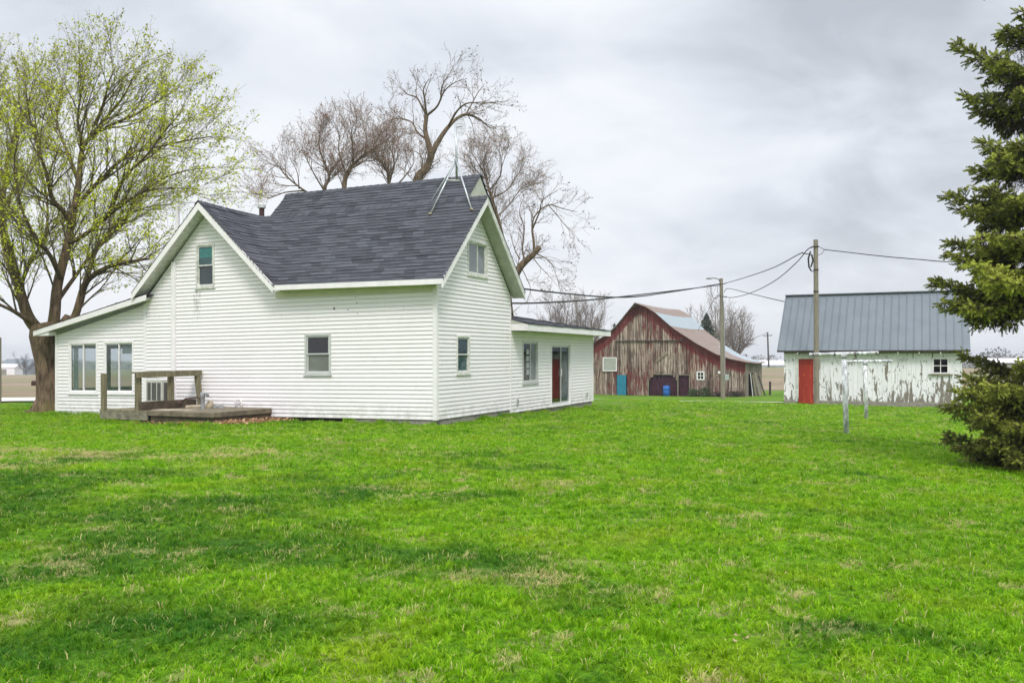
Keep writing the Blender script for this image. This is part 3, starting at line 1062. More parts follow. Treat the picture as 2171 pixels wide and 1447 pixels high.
# corner boards
mb = MB()
WF.box(mb, -0.085, 0.028, 0.085, 3.15, -0.02, 0.028)
mb.build('corner_trim', M['white'], house)
mb = MB()
WS.box(mb, -0.02, 0.075, 0.085, 3.30, -0.02, 0.026)
mb.build('corner_trim', M['white'], house)
mb = MB()
WF.box(mb, -9.40, -9.30, 0.03, 3.20, -0.02, 0.027)
mb.build('corner_trim', M['white'], house)
mb = MB()
WF.box(mb, -12.96, -12.86, 0.0, 2.40, -0.1, 0.027)
mb.build('corner_trim', M['white'], house)
mb = MB()
WS.box(mb, 4.21, 4.262, 0.0, 3.0, -0.02, 0.024)
mb.build('corner_trim', M['white'], house)
mb = MB()
WS.box(mb, 11.21, 11.30, 0.0, 2.30, -0.1, 0.024)
mb.build('corner_trim', M['white'], house)
# boxed pipe chase climbing the wall left of the gable window
mb = MB()
WF.box(mb, -8.32, -8.19, 0.05, 4.30, 0.0, 0.085)
mb.build('downpipe', M['white'], house, bevel=0.02)
mb = MB()
hp = [T(-8.75, 0.6, z) for z in (4.0, 6.05)]
mb.tube(hp, 0.055, 12)
mb.build('vent_stack', M['white'], house, smooth=False)


def window(W, o, kind, glass, parent=house, trim=None, name='window'):
    """frame with sashes, panes, sill; o = opening"""
    u0, u1, z0, z1 = o
    trim = trim or M['dirty_white']
    fr = MB()
    t = 0.055
    W.box(fr, u0, u0 + t, z0, z1, -0.05, 0.032)
    W.box(fr, u1 - t, u1, z0, z1, -0.05, 0.032)
    W.box(fr, u0 + t, u1 - t, z1 - t, z1, -0.05, 0.033)
    W.box(fr, u0 + t, u1 - t, z0, z0 + t, -0.05, 0.034)
    fo = fr.build(name, trim, parent, bevel=0.006)
    a0, a1, b0, b1 = u0 + t, u1 - t, z0 + t, z1 - t
    sl = MB()
    W.box(sl, u0 - 0.03, u1 + 0.03, z0 - 0.035, z0 - 0.002, -0.02, 0.05)
    sl.build('sill', trim, fo, bevel=0.006)
    s = 0.035
    if kind == 'hung':
        mid = (b0 + b1) / 2
        for (c0, c1, d, g) in ((mid - 0.01, b1, 0.0, glass[0]), (b0, mid + 0.03, -0.022, glass[1])):
            sb = MB()
            W.box(sb, a0, a0 + s, c0, c1, d - 0.02, d + 0.01)
            W.box(sb, a1 - s, a1, c0, c1, d - 0.02, d + 0.01)
            W.box(sb, a0 + s, a1 - s, c0, c0 + s, d - 0.02, d + 0.011)
            W.box(sb, a0 + s, a1 - s, c1 - s, c1, d - 0.02, d + 0.011)
            sb.build('sash', trim, fo)
            g_ = MB()
            W.box(g_, a0 + s, a1 - s, c0 + s, c1 - s, d - 0.014, d - 0.008)
            g_.build('pane', M[g], fo)
    else:
        mid = (a0 + a1) / 2
        for (c0, c1, d, g) in ((a0, mid + 0.02, 0.0, glass[0]), (mid - 0.02, a1, -0.022, glass[1])):
            sb = MB()
            W.box(sb, c0, c0 + s, b0, b1, d - 0.02, d + 0.01)
            W.box(sb, c1 - s, c1, b0, b1, d - 0.02, d + 0.01)
            W.box(sb, c0 + s, c1 - s, b0, b0 + s, d - 0.02, d + 0.011)
            W.box(sb, c0 + s, c1 - s, b1 - s, b1, d - 0.02, d + 0.011)
            sb.build('sash', trim, fo)
            g_ = MB()
            W.box(g_, c0 + s, c1 - s, b0 + s, b1 - s, d - 0.014, d - 0.008)
            g_.build('pane', M[g], fo)
    return fo


w_ = window(WF, H_GW, 'hung', ('glass_teal', 'glass_dark'))
bl = MB()
WF.box(bl, -7.36, -6.93, 4.36, 4.62, -0.007, -0.004)
bl.build('window_film', simple('teal_window_film', (0.06, 0.22, 0.22), 0.5, 0.5, 14.0), w_)
window(WF, H_MW, 'hung', ('glass_black', 'glass_grey'), trim=M['alu'])
window(WS, H_SW, 'hung', ('glass_blue', 'glass_teal'))
window(WS, H_SG, 'slide', ('glass_pale', 'glass_pale'))
w_ = window(WS, H_AW, 'slide', ('glass_black', 'glass_pale'), trim=M['alu'])
bl = MB()
for k in range(4):
    WS.box(bl, 5.40, 5.60, 1.05 + 0.2 * k, 1.20 + 0.2 * k, -0.006, -0.004)
bl.build('lattice', M['blind'], w_)
window(WF, H_P1, 'slide', ('clear', 'clear'), trim=M['white'])
window(WF, H_P2, 'slide', ('clear', 'clear'), trim=M['white'])

# porch room behind the clear panes: floor, walls with their own windows looking out over the fields
mb = MB()
mb.box((-12.85, 0.02, 0.02), (-9.35, 3.6, 0.10), T=T)
mb.box((-9.38, 0.05, 0.1), (-9.33, 3.6, 3.0), T=T)
for x0, x1 in ((-12.85, -12.55), (-11.35, -11.15), (-9.75, -9.38)):
    mb.box((x0, 3.6, 0.1), (x1, 3.68, 2.2), T=T)
mb.box((-12.85, 3.6, 0.1), (-9.38, 3.675, 0.78), T=T)
mb.box((-12.85, 3.6, 2.0), (-9.38, 3.675, 2.6), T=T)
for y0, y1 in ((0.1, 0.5), (1.5, 1.9), (3.1, 3.6)):
    mb.box((-12.93, y0, 0.05), (-12.86, y1, 2.3), T=T)
mb.box((-12.93, 0.1, 0.05), (-12.865, 3.6, 0.78), T=T)
mb.box((-12.93, 0.1, 2.0), (-12.865, 3.6, 2.35), T=T)
mb.build('porch_room', M['room'], house)
mb = MB()
WF.box(mb, -10.32, -9.88, 1.80, 2.08, -0.09, -0.075)
mb.build('window_blind', M['blind'], house)
mb = MB()
WF.box(mb, -12.30, -12.12, 0.72, 2.08, -0.09, -0.075)
mb.build('window_blind', M['blind'], house)

# annex sliding door
fr = MB()
u0, u1, z0, z1 = H_AD
t = 0.06
WS.box(fr, u0, u0 + t, z0, z1, -0.06, 0.03)
WS.box(fr, u1 - t, u1, z0, z1, -0.06, 0.03)
WS.box(fr, u0 + t, u1 - t, z1 - t, z1, -0.06, 0.031)
WS.box(fr, u0 + t, u1 - t, z0, z0 + 0.07, -0.06, 0.045)
door = fr.build('sliding_door', M['white'], house, bevel=0.006)
for (c0, c1, d, g, nm) in ((u0 + t, (u0 + u1) / 2 + 0.03, 0.0, M['glass_black'], 'fixed_panel'), ((u0 + u1) / 2 - 0.03, u1 - t, -0.025, M['glass_blue'], 'sliding_panel')):
    sb = MB()
    WS.box(sb, c0, c0 + 0.05, z0 + 0.07, z1 - t, d - 0.02, d + 0.012)
    WS.box(sb, c1 - 0.05, c1, z0 + 0.07, z1 - t, d - 0.02, d + 0.012)
    WS.box(sb, c0 + 0.05, c1 - 0.05, z0 + 0.07, z0 + 0.14, d - 0.02, d + 0.013)
    WS.box(sb, c0 + 0.05, c1 - 0.05, z1 - t - 0.06, z1 - t, d - 0.02, d + 0.013)
    sb.build(nm, M['alu'], door)
    g_ = MB()
    WS.box(g_, c0 + 0.05, c1 - 0.05, z0 + 0.14, z1 - t - 0.06, d - 0.014, d - 0.008)
    g_.build('pane', g, door)
hb = MB()
hb.tube([T(0.03, (u0 + u1) / 2, z) for z in (0.95, 0.98, 1.15, 1.18)], 0.014, 8)
hb.build('handle', M['white'], door)
# reddish reflection in the fixed pane, painted as a thin dark red sheet
rb = MB()
WS.box(rb, 7.42, 7.98, 0.16, 1.52, -0.008, -0.0055)
rb.build('red_reflection', m_glass('painted_red_reflection', (0.034, 0.014, 0.012)), door)

for (u, z) in ((4.676, 0.30), (10.56, 0.25)):
    mb = MB()
    WS.box(mb, u - 0.06, u + 0.06, z - 0.09, z + 0.09, 0.0, 0.05)
    o_ = mb.build('outlet_box', M['alu'], house, bevel=0.01)
    mb = MB()
    WS.box(mb, u - 0.035, u + 0.035, z - 0.05, z + 0.06, 0.05, 0.062)
    mb.build('cover', M['grey_iron'], o_)

# ---- roofs
rngr = random.Random(5)


def shingle_rows(mb, rowf, nrow, thick=0.018, seed=1, uoff=0.0, seg=0.16):
    """rowf(t) -> polyline (list of Vector) along the roof at fraction t from eave to ridge"""
    rnd = random.Random(seed)

    def resamp(pl, n):
        L = [0.0]
        for a, b in zip(pl, pl[1:]):
            L.append(L[-1] + (b - a).length)
        out = []
        j = 0
        for i in range(n + 1):
            s = L[-1] * i / n
            while j < len(L) - 2 and L[j + 1] < s:
                j += 1
            d = L[j + 1] - L[j]
            out.append(pl[j].lerp(pl[j + 1], 0 if d < 1e-9 else (s - L[j]) / d))
        return out, L[-1]
    base, length = resamp(rowf(0.0), 10)
    n = max(8, int(length / seg))
    ph = rnd.uniform(0, 9)
    for k in range(nrow):
        t0, t1 = k / nrow, (k + 1) / nrow
        lo, Ln = resamp(rowf(t0), n)
        hi, _ = resamp(rowf(min(1.0, t1 + 0.02 / nrow)), n)
        off = rnd.uniform(0, 5) + uoff
        jit = rnd.uniform(-0.006, 0.006)
        vs, uvs, at_ = [], [], []
        for i in range(n + 1):
            wob = jit + 0.006 * math.sin(i * 0.7 + k * 1.7 + ph) + rnd.uniform(-0.004, 0.004)
            up = Vector((0, 0, thick + rnd.uniform(-0.003, 0.005)))
            a = lo[i] + Vector((0, 0, wob)) + up
            vs += [a, hi[i] + Vector((0, 0, 0.002)), lo[i] + Vector((0, 0, wob - 0.012))]
            uu = Ln * i / n + off
            uvs += [(uu, k + 0.05), (uu, k + 0.95), (uu, k + 0.02)]
        vs = [T(*v) for v in vs]
        fs = []
        for i in range(n):
            fs.append((3 * i, 3 * i + 3, 3 * i + 4, 3 * i + 1))
        mb.add(vs, fs, uvs, 0.0)
        vs2 = []
        for i in range(n + 1):
            vs2 += [vs[3 * i], vs[3 * i + 2]]
        fs2 = [(2 * i, 2 * i + 1, 2 * i + 3, 2 * i + 2) for i in range(n)]
        mb.add(vs2, fs2, None, 1.0)


def front_row(t):
    """cross gable's right slope and the long slope joined by a woven, softly rounded valley"""
    zl = 3.49 + 2.33 * t
    zr = 3.40 + 2.31 * t
    xf = -4.58 - 2.46 * t
    yv = -0.37 + 2.39 * t
    zc_ = zr + 0.012
    p0 = Vector((xf, -0.40, zl))
    pv = Vector((xf - 0.0, yv, zc_))
    p1 = Vector((0.40, yv, zr))
    L = max(0.001, yv + 0.40)
    r = min(0.75, 0.9 * L)
    pts = [p0]
    a = pv + (p0 - pv).normalized() * min(r, (p0 - pv).length * 0.95)
    b = pv + (p1 - pv).normalized() * r
    if (a - p0).length > 0.05:
        pts += [p0.lerp(a, 0.5)]
    for i in range(7):
        s = i / 6
        pts.append(a * (1 - s) ** 2 + pv * 2 * s * (1 - s) + b * s ** 2)
    pts.append(p1)
    return pts


mb = MB()
shingle_rows(mb, front_row, 25, seed=3)
roof_front = mb.build('roof', M['shingle'], house)
mb = MB()
shingle_rows(mb, lambda t: [Vector((-9.46 + 2.42 * t, 4.6, 3.46 + 2.30 * t)), Vector((-9.46 + 2.42 * t, -0.40, 3.48 + 2.34 * t))], 24, seed=4)
shingle_rows(mb, lambda t: [Vector((0.40, 4.42 - 2.40 * t, 3.38 + 2.32 * t)), Vector((-7.4, 4.42 - 2.40 * t, 3.38 + 2.32 * t))], 24, seed=6)
shingle_rows(mb, lambda t: [Vector((-8.9 + 1.8 * t, 4.6, 4.4 + 1.4 * t)), Vector((-8.9 + 1.8 * t, 4.61, 4.4 + 1.4 * t))], 4, seed=6)
mb.build('roof', M['shingle'], house)
mb = MB()
shingle_rows(mb, lambda t: [Vector((-8.12, 2.20 + 2.45 * t, 4.47 + 2.45 * t)), Vector((-1.12, 2.20 + 2.45 * t, 4.43 + 2.45 * t))], 24, seed=8)
shingle_rows(mb, lambda t: [Vector((-1.12, 7.1 - 2.45 * t, 4.43 + 2.45 * t)), Vector((-8.12, 7.1 - 2.45 * t, 4.47 + 2.45 * t))], 24, seed=9)
mb.build('rear_roof', M['shingle'], house)
# ridge caps
mb = MB()


def ridge(mb, a, b, n):
    a, b = Vector(a), Vector(b)
    d = (b - a).normalized()
    s = d.cross(Vector((0, 0, 1))).normalized()
    for i in range(n):
        p, q = a.lerp(b, i / n), a.lerp(b, (i + 1.15) / n)
        e = Vector((0, 0, 0.028))
        e2 = Vector((0, 0, 0.012))
        vs = [p + e, q + e2, q + s * 0.13 - Vector((0, 0, 0.118)), p + s * 0.13 - Vector((0, 0, 0.102)), q - s * 0.13 - Vector((0, 0, 0.118)), p - s * 0.13 - Vector((0, 0, 0.102))]
        mb.add([T(*v) for v in vs], [(0, 1, 2, 3), (0, 5, 4, 1)], [(i * 0.3 + 40, 3.1)] * 6)


ridge(mb, (0.41, 2.02, 5.715), (-6.9, 2.02, 5.72), 30)
mb.build('ridge_cap', M['shingle'], house)
mb = MB()
ridge(mb, (-7.04, -0.40, 5.83), (-7.04, 1.2, 5.775), 6)
ridge(mb, (-7.04, 1.2, 5.775), (-7.02, 4.4, 5.75), 12)
mb.build('ridge_cap', M['shingle'], house)
mb = MB()
ridge(mb, (-1.11, 4.65, 6.885), (-8.13, 4.65, 6.925), 28)
mb.build('ridge_cap', M['shingle'], house)


def slant(mb, p0, p1, w, h):
    """bar from p0 to p1 with cross-section vectors w and h"""
    p0, p1, w, h = Vector(p0), Vector(p1), Vector(w), Vector(h)
    vs = [p0, p0 + w, p0 + w + h, p0 + h, p1, p1 + w, p1 + w + h, p1 + h]
    mb.add([T(*v) for v in vs], [(0, 3, 2, 1), (4, 5, 6, 7), (0, 1, 5, 4), (1, 2, 6, 5), (2, 3, 7, 6), (3, 0, 4, 7)])


# cross gable barge boards and soffit (overhang y -0.38..0)
mb = MB()
slant(mb, (-7.04, -0.385, 5.60), (-4.56, -0.385, 3.285), (0, 0.03, 0), (0, 0, 0.205))
mb.build('barge_board', M['white'], house)
mb = MB()
slant(mb, (-7.04, -0.385, 5.60), (-9.48, -0.385, 3.275), (0, 0.03, 0), (0, 0, 0.205))
mb.build('barge_board', M['white'], house)
mb = MB()
slant(mb, (-7.04, -0.354, 5.64), (-4.62, -0.354, 3.36), (0, 0.40, 0), (0, 0, 0.03))
slant(mb, (-7.04, -0.354, 5.64), (-9.42, -0.354, 3.36), (0, 0.40, 0), (0, 0, 0.03))
mb.build('soffit', M['dirty_white'], house)
# right gable (overhang x 0..0.40)
mb = MB()
slant(mb, (0.355, 2.02, 5.50), (0.355, -0.38, 3.19), (0.03, 0, 0), (0, 0, 0.205))
mb.build('barge_board', M['white'], house)
mb = MB()
slant(mb, (0.355, 2.02, 5.50), (0.355, 4.42, 3.18), (0.03, 0, 0), (0, 0, 0.205))
mb.build('barge_board', M['dirty_white'], house)
mb = MB()
slant(mb, (0.0, 2.02, 5.535), (0.0, -0.34, 3.27), (0.354, 0, 0), (0, 0, 0.03))
slant(mb, (0.0, 2.02, 5.535), (0.0, 4.40, 3.23), (0.354, 0, 0), (0, 0, 0.03))
mb.build('soffit', M['gable_grey'], house)
# front eave: fascia, soffit, frieze
mb = MB()
slant(mb, (0.354, -0.375, 3.285), (-4.56, -0.375, 3.345), (0, 0.03, 0), (0, 0, 0.125))
mb.build('fascia', M['white'], house)
mb = MB()
slant(mb, (0.0, -0.344, 3.295), (-4.62, -0.344, 3.345), (0, 0.36, 0), (0, 0, 0.02))
mb.build('soffit', M['bounce_tint'], house)
mb = MB()
slant(mb, (-0.09, -0.036, 3.15), (-4.75, -0.036, 3.18), (0, 0.03, 0), (0, 0, 0.165))
mb.build('frieze', M['bounce_tint'], house)
# rear gable triangle board and its barge boards
mb = MB()
mb.prism([(-1.15, 2.28, 4.42), (-1.15, 7.02, 4.42), (-1.15, 4.65, 6.835)], (-0.05, 0, 0), T=T)
mb.build('rear_gable_board', M['gable_grey'], house)

# porch lean-to roof
mb = MB()
shingle_rows(mb, lambda t: [Vector((-13.52 + 4.5 * t, 4.0, 2.515 + 0.92 * t)), Vector((-13.52 + 4.5 * t, -0.34, 2.515 + 0.92 * t))], 28, thick=0.008, seed=12)
mb.build('porch_roof', M['shingle'], house)
mb = MB()
slant(mb, (-13.52, -0.325, 2.365), (-9.0, -0.325, 3.262), (0, 0.03, 0), (0, 0, 0.15))
mb.build('fascia', M['white'], house)
mb = MB()
slant(mb, (-13.52, -0.29, 2.40), (-13.52, 4.0, 2.40), (0.03, 0, 0), (0, 0, 0.13))
mb.build('fascia', M['white'], house)
mb = MB()
slant(mb, (-13.48, -0.29, 2.44), (-9.1, -0.29, 3.31), (0, 4.2, 0), (0, 0, 0.03))
mb.build('soffit', M['dirty_white'], house)
mb = MB()
mb.prism([(-13.46, -0.30, 2.37), (-12.9, -0.30, 2.37), (-12.9, -0.30, 2.48)], (0, 0.26, 0), T=T)
mb.build('eave_return', M['white'], house)

# annex roof: low slope rising from the fascia at x=0.5 to x=-0.8
mb = MB()
shingle_rows(mb, lambda t: [Vector((0.54 - 1.36 * t, 4.27, 2.50 + 0.40 * t)), Vector((0.54 - 1.36 * t, 11.75, 2.47 + 0.20 * t))], 9, thick=0.010, seed=14)
shingle_rows(mb, lambda t: [Vector((-4.0 + 3.18 * t, 11.75, 2.4 + 0.27 * t)), Vector((-4.0 + 3.18 * t, 4.27, 2.4 + 0.50 * t))], 10, thick=0.010, seed=15)
mb.build('annex_roof', M['shingle'], house)
mb = MB()
slant(mb, (0.49, 4.27, 2.31), (0.49, 11.75, 2.28), (0.03, 0, 0), (0, 0, 0.18))
mb.build('fascia', M['white'], house)
mb = MB()
slant(mb, (0.488, 4.27, 2.31), (0.012, 4.27, 2.32), (0, 0.03, 0), (0, 0, 0.18))
mb.build('fascia', M['white'], house)
mb = MB()
slant(mb, (0.025, 4.30, 2.325), (0.025, 11.74, 2.295), (0.462, 0, 0), (0, 0, 0.02))
mb.build('soffit', M['bounce_tint'], house)
mb = MB()
mb.prism([(0.50, 4.285, 2.49), (-0.75, 4.285, 2.49), (-0.75, 4.285, 2.86)], (0, 0.02, 0), T=T)
mb.build('rake_board', M['gable_grey'], house)
mb = MB()
mb.prism([(0.50, 11.70, 2.46), (-0.82, 11.70, 2.46), (-0.82, 11.70, 2.65), ], (0, 0.02, 0), T=T)
mb.build('rake_board', M['gable_grey'], house)
# rooftop flue with a cap
mb = MB()
p = T(-7.04, 2.15, 5.84)
mb.lathe([(0.075, -0.1), (0.075, 0.17), (0.075, 0.18)], p, 16)
fl = mb.build('roof_flue', M['rust_iron'], house)
mb = MB()
mb.lathe([(0.09, 0.165), (0.115, 0.18), (0.115, 0.27), (0.10, 0.285), (0.02, 0.29)], p, 16)
mb.build('cap', M['alu'], fl)
# chips knocked out of the siding under the eave
mb = MB()
for (u, z, s_) in ((-2.92, 2.84, 0.035), (-2.50, 2.80, 0.02), (-2.24, 2.96, 0.018), (-2.22, 2.70, 0.016), (-2.27, 3.10, 0.014)):
    W = WF
    mb = MB()
    mb.add([W.p(u - s_, z + s_ * 0.3, 0.02), W.p(u, z - s_, 0.02), W.p(u + s_ * 0.8, z, 0.02), W.p(u + s_ * 0.1, z + s_, 0.02)], [(0, 1, 2, 3)])
    mb.build('siding_chip', M['wood_dark'], house)
mb = MB()
mb.box((-9.2, 0.12, 0.0), (-0.15, 4.1, 0.06), T=T)
mb.box((-0.2, 4.4, -0.1), (-3.9, 11.1, 0.0), T=T)
mb.build('floor_deck', M['wood_dark'], house)


def hplace(x, y, z):
    return hw(x, y, z)


def hm_local(loc):
    """matrix whose origin is loc with the house's heading"""
    return Matrix.Translation(loc) @ Matrix.Rotation(HROT, 4, 'Z')


# ------------------------------------------------------------------ antenna tripod on the ridge
base = hw(-1.75, 2.02, 5.73)
ant = thing('antenna_mast', base, 'galvanised tripod antenna mast straddling the dark shingled roof ridge', 'antenna')
jt = at(967, 340, 23.6)


def on_front_slope(px, py):
    d = Vector(((px - CX) / F, 1.0, (HY - py) / F))
    best = None
    for i in range(400):
        lam = 20 + i * 0.015
        q = Vector((0, 0, ZC)) + d * lam
        l = HM.inverted() @ q
        zr = 3.40 + (l.y + 0.37) * 0.9665 + 0.0105 * l.x + 0.005 * l.y
        if l.z <= zr + 0.02:
            return q
    return best or at(px, py, 22)


f1 = on_front_slope(912, 455)
f2 = on_front_slope(1000, 445)
f1, f2 = f1 or at(912, 455, 22), f2 or at(1000, 445, 22)
top = at(966, 262, 23.6)
mb = MB()
mb.tube([at(968.5, 383, 23.6), top], 0.030, 10)
mb.build('mast', M['galv'], ant, origin=base, smooth=True)
for q in (f1, f2):
    mb = MB()
    mb.tube([jt, q], 0.022, 8)
    lg = mb.build('leg', M['galv'], ant, origin=base, smooth=True)
    mb = MB()
    mb.blob((q.x, q.y, q.z + 0.02), (0.05, 0.05, 0.03), 3)
    mb.build('foot', M['stone_tan'], lg, origin=base, smooth=True)
mb = MB()
mb.tube([jt, hw(-2.6, 3.2, 5.05)], 0.02, 8)
mb.build('leg', M['galv'], ant, origin=base, smooth=True)
mb = MB()
mb.tube([at(946, 382, 23.3), at(977, 383, 23.3)], 0.014, 6)
mb.build('brace', M['dirty_white'], ant, origin=base, smooth=True)
mb = MB()
mb.lathe([(0.055, -0.03), (0.055, 0.03)], jt, 10)
mb.build('collar', M['galv'], ant, origin=base)
# grid dish seen nearly edge-on
mb = MB()
cd = at(977, 268, 23.6)
for r_ in np.linspace(-0.11, 0.11, 7):
    hh = math.sqrt(max(0.0, 1 - (r_ / 0.13) ** 2)) * 0.27
    mb.tube([cd + Vector((r_ * 0.9, r_ * 0.6, -hh)), cd + Vector((r_ * 0.9 + 0.03, r_ * 0.6, 0)), cd + Vector((r_ * 0.9, r_ * 0.6, hh))], 0.0045, 5)
for s_ in (-0.18, -0.06, 0.06, 0.18):
    mb.tube([cd + Vector((-0.09, -0.06, s_)), cd + Vector((0.03, 0, s_)), cd + Vector((0.09, 0.06, s_))], 0.0045, 5)
mb.tube([at(967, 270, 23.6), cd + Vector((0.05, 0, 0))], 0.012, 6)
mb.build('grid_dish', M['grey_iron'], ant, origin=base)

# ------------------------------------------------------------------ slab, deck and the things on it
sl_base = hw(-5.9, -1.0, -0.05)
slab = thing('patio_slab', sl_base, 'brown stained raised concrete slab against the white house wall', 'patio', rz=HROT)


def L(mb, name, mat, parent, base=sl_base, **kw):
    """mesh given in house coordinates, parented to a thing that shares the heading"""
    inv = hm_local(base).inverted()
    mb.v = [tuple(inv @ (HM @ Vector(p))) for p in mb.v]
    return mb.build(name, mat, parent, **kw)


mb = MB()
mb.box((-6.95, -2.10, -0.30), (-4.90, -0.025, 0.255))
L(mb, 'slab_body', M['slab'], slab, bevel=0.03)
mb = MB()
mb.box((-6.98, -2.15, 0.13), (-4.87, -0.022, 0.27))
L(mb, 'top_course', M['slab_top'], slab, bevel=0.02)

dk_base = hw(-7.8, -1.2, -0.05)
deck = thing('wooden_deck', dk_base, 'small weathered wooden step deck with a leaning lumber rail', 'deck', rz=HROT)
mb = MB()
mb.box((-8.62, -2.16, 0.015), (-7.0, -2.11, 0.21))
L(mb, 'front_board', M['wood_grey'], deck, dk_base, bevel=0.006)
mb = MB()
for k in range(13):
    y0 = -2.16 + k * 0.15
    mb.box((-8.64, y0, 0.212), (-7.0, y0 + 0.14, 0.25))
L(mb, 'deck_boards', M['wood_old'], deck, dk_base)
for (x, y) in ((-8.50, -2.02), (-7.10, -2.02), (-7.75, -2.02), (-8.50, -0.4), (-7.1, -0.4)):
    mb = MB()
    mb.box((x - 0.06, y - 0.05, -0.35), (x + 0.06, y + 0.07, 0.21))
    L(mb, 'footing', M['wood_dark'], deck, dk_base)
mb = MB()
mb.box((-8.62, -2.14, 0.25), (-8.50, -2.04, 1.17))
L(mb, 'post', M['wood_old'], deck, dk_base, bevel=0.006)
mb = MB()
mb.box((-7.48, -2.10, 0.10), (-7.36, -1.98, 1.18))
L(mb, 'post', M['wood_old'], deck, dk_base, bevel=0.006)
mb = MB()
mb.box((-7.46, -1.05, 0.25), (-7.34, -0.93, 1.16))
L(mb, 'post', M['wood_old'], deck, dk_base, bevel=0.006)
mb = MB()
a_, b_ = Vector((-7.16, -0.16, 0.25)), Vector((-7.30, -0.16, 1.17))
mb.prism([a_ + Vector((-0.06, -0.05, 0)), a_ + Vector((0.06, -0.05, 0)), a_ + Vector((0.06, 0.05, 0)), a_ + Vector((-0.06, 0.05, 0))], b_ - a_)
L(mb, 'post', M['wood_old'], deck, dk_base, label='leaning rail post at the wall')
mb = MB()
mb.prism([(-7.49, -2.2, 1.18), (-7.33, -2.2, 1.18), (-7.33, -2.2, 1.22), (-7.49, -2.2, 1.22)], (0.08, 2.14, 0.02))
mb.prism([(-7.335, -2.2, 1.07), (-7.295, -2.2, 1.07), (-7.295, -2.2, 1.215), (-7.335, -2.2, 1.215)], (0.08, 2.14, 0.02))
L(mb, 'rail', M['wood_old'], deck, dk_base)
mb = MB()
mb.box((-7.33, -2.08, 0.25), (-7.27, -0.2, 0.47))
L(mb, 'kick_board', M['slab'], deck, dk_base, bevel=0.006)

# window air conditioner in the wall behind the rail
ac_base = hw(-8.25, -0.15, 0.35)
ac = thing('air_conditioner', ac_base, 'boxy beige wall air conditioner behind the deck rail', 'air conditioner', rz=HROT)
mb = MB()
mb.box((-8.80, -0.50, 0.36), (-8.20, 0.0, 0.98))
L(mb, 'case', M['ac'], ac, ac_base, bevel=0.012)
for (x0, x1) in ((-8.74, -8.62), (-8.58, -8.42), (-8.38, -8.26)):
    mb = MB()
    mb.box((x0, -0.506, 0.42), (x1, -0.490, 0.90))
    L(mb, 'grille', M['ac_coil'], ac, ac_base)
for (y0, y1) in ((-0.44, -0.27), (-0.23, -0.06)):
    mb = MB()
    mb.box((-8.21, y0, 0.42), (-8.194, y1, 0.90))
    L(mb, 'grille', M['ac_coil'], ac, ac_base)
mb = MB()
mb.box((-8.7, -0.3, -0.3), (-8.3, 0.0, 0.36))
L(mb, 'stand', M['wood_dark'], ac, ac_base)

# hand pump
pb = hw(-6.2, -1.1, 0.27)
pump = thing('hand_pump', pb, 'grey iron hand water pump with a long bent handle on the slab', 'water pump')
S = pb.y / F
col = at(440, 864, pb.y)
mb = MB()
mb.lathe([(0.075, 0.0), (0.07, 0.03), (0.05, 0.06), (0.052, 0.36), (0.065, 0.38), (0.065, 0.46), (0.04, 0.50)], (pb.x, pb.y, pb.z), 14)
mb.build('body', M['grey_iron'], pump, origin=pb, smooth=True)
mb = MB()
mb.tube([pb + Vector((0, 0, 0.42)), pb + Vector((0.06, -0.02, 0.47)), pb + Vector((0.12, -0.03, 0.46)), pb + Vector((0.15, -0.03, 0.38))], [0.035, 0.04, 0.04, 0.034], 10)
mb.build('spout', M['grey_iron'], pump, origin=pb, smooth=True)
mb = MB()
mb.tube([pb + Vector((-0.03, 0.02, 0.10)), pb + Vector((-0.06, 0.02, 0.30)), pb + Vector((-0.12, 0.03, 0.36)), pb + Vector((-0.46, 0.06, 0.33)), pb + Vector((-0.54, 0.06, 0.26))], 0.019, 8)
mb.build('handle', M['rust_iron'], pump, origin=pb, smooth=True)
mb = MB()
mb.blob(pb + Vector((-0.60, 0.06, 0.22)), (0.055, 0.055, 0.065), 4, amp=0.05)
mb.build('handle_weight', M['rust_iron'], pump, origin=pb, smooth=True)
for (px, py, r_, m_, lab, seed) in ((443, 856, (0.11, 0.10, 0.15), 'stone_tan', 'tall tan field stone beside the pump foot', 1), (449, 860, (0.13, 0.11, 0.10), 'stone', 'rounded grey field stone leaning on the tan one', 2),
                                    (469, 858, (0.11, 0.10, 0.085), 'stone', 'small grey stone at the right of the pump, alone', 3), (455, 853, (0.075, 0.07, 0.055), 'stone', 'little dark stone behind the other pump stones', 4)):
    Yr = 22.7 + seed * 0.12
    c = at(px, py, Yr)
    zt = 0.27 + 0.0105 * -6.2
    mb = MB()
    mb.blob((0, 0, 0), r_, seed)
    o = mb.build('field_stone', M[m_], smooth=True)
    o.location = (c.x, c.y, zt + r_[2] * 0.75)
    tag(o, lab, 'stone', 'stones around the hand pump')
for i, (x0, x1, y0, y1, h, lab) in enumerate(((-7.10, -6.45, -1.95, -1.50, 0.085, 'long tan flat stone lying nearest the deck rail'), (-6.42, -6.05, -1.80, -1.40, 0.075, 'short tan flat stone between the long one and the pump'),
                                              (-6.95, -6.45, -0.95, -0.55, 0.14, 'thick brown stone block behind the flat stones'))):
    mb = MB()
    mb.box((x0, y0, 0.272), (x1, y1, 0.272 + h))
    b0 = hw((x0 + x1) / 2, (y0 + y1) / 2, 0.272)
    inv = hm_local(b0).inverted()
    mb.v = [tuple(inv @ (HM @ Vector(T(*p)))) for p in mb.v]
    o = mb.build('flat_stone', M['stone_tan'], bevel=0.025)
    o.location = b0
    o.rotation_euler = (0, 0, HROT)
    tag(o, lab, 'stone', 'flat stones on the patio slab')
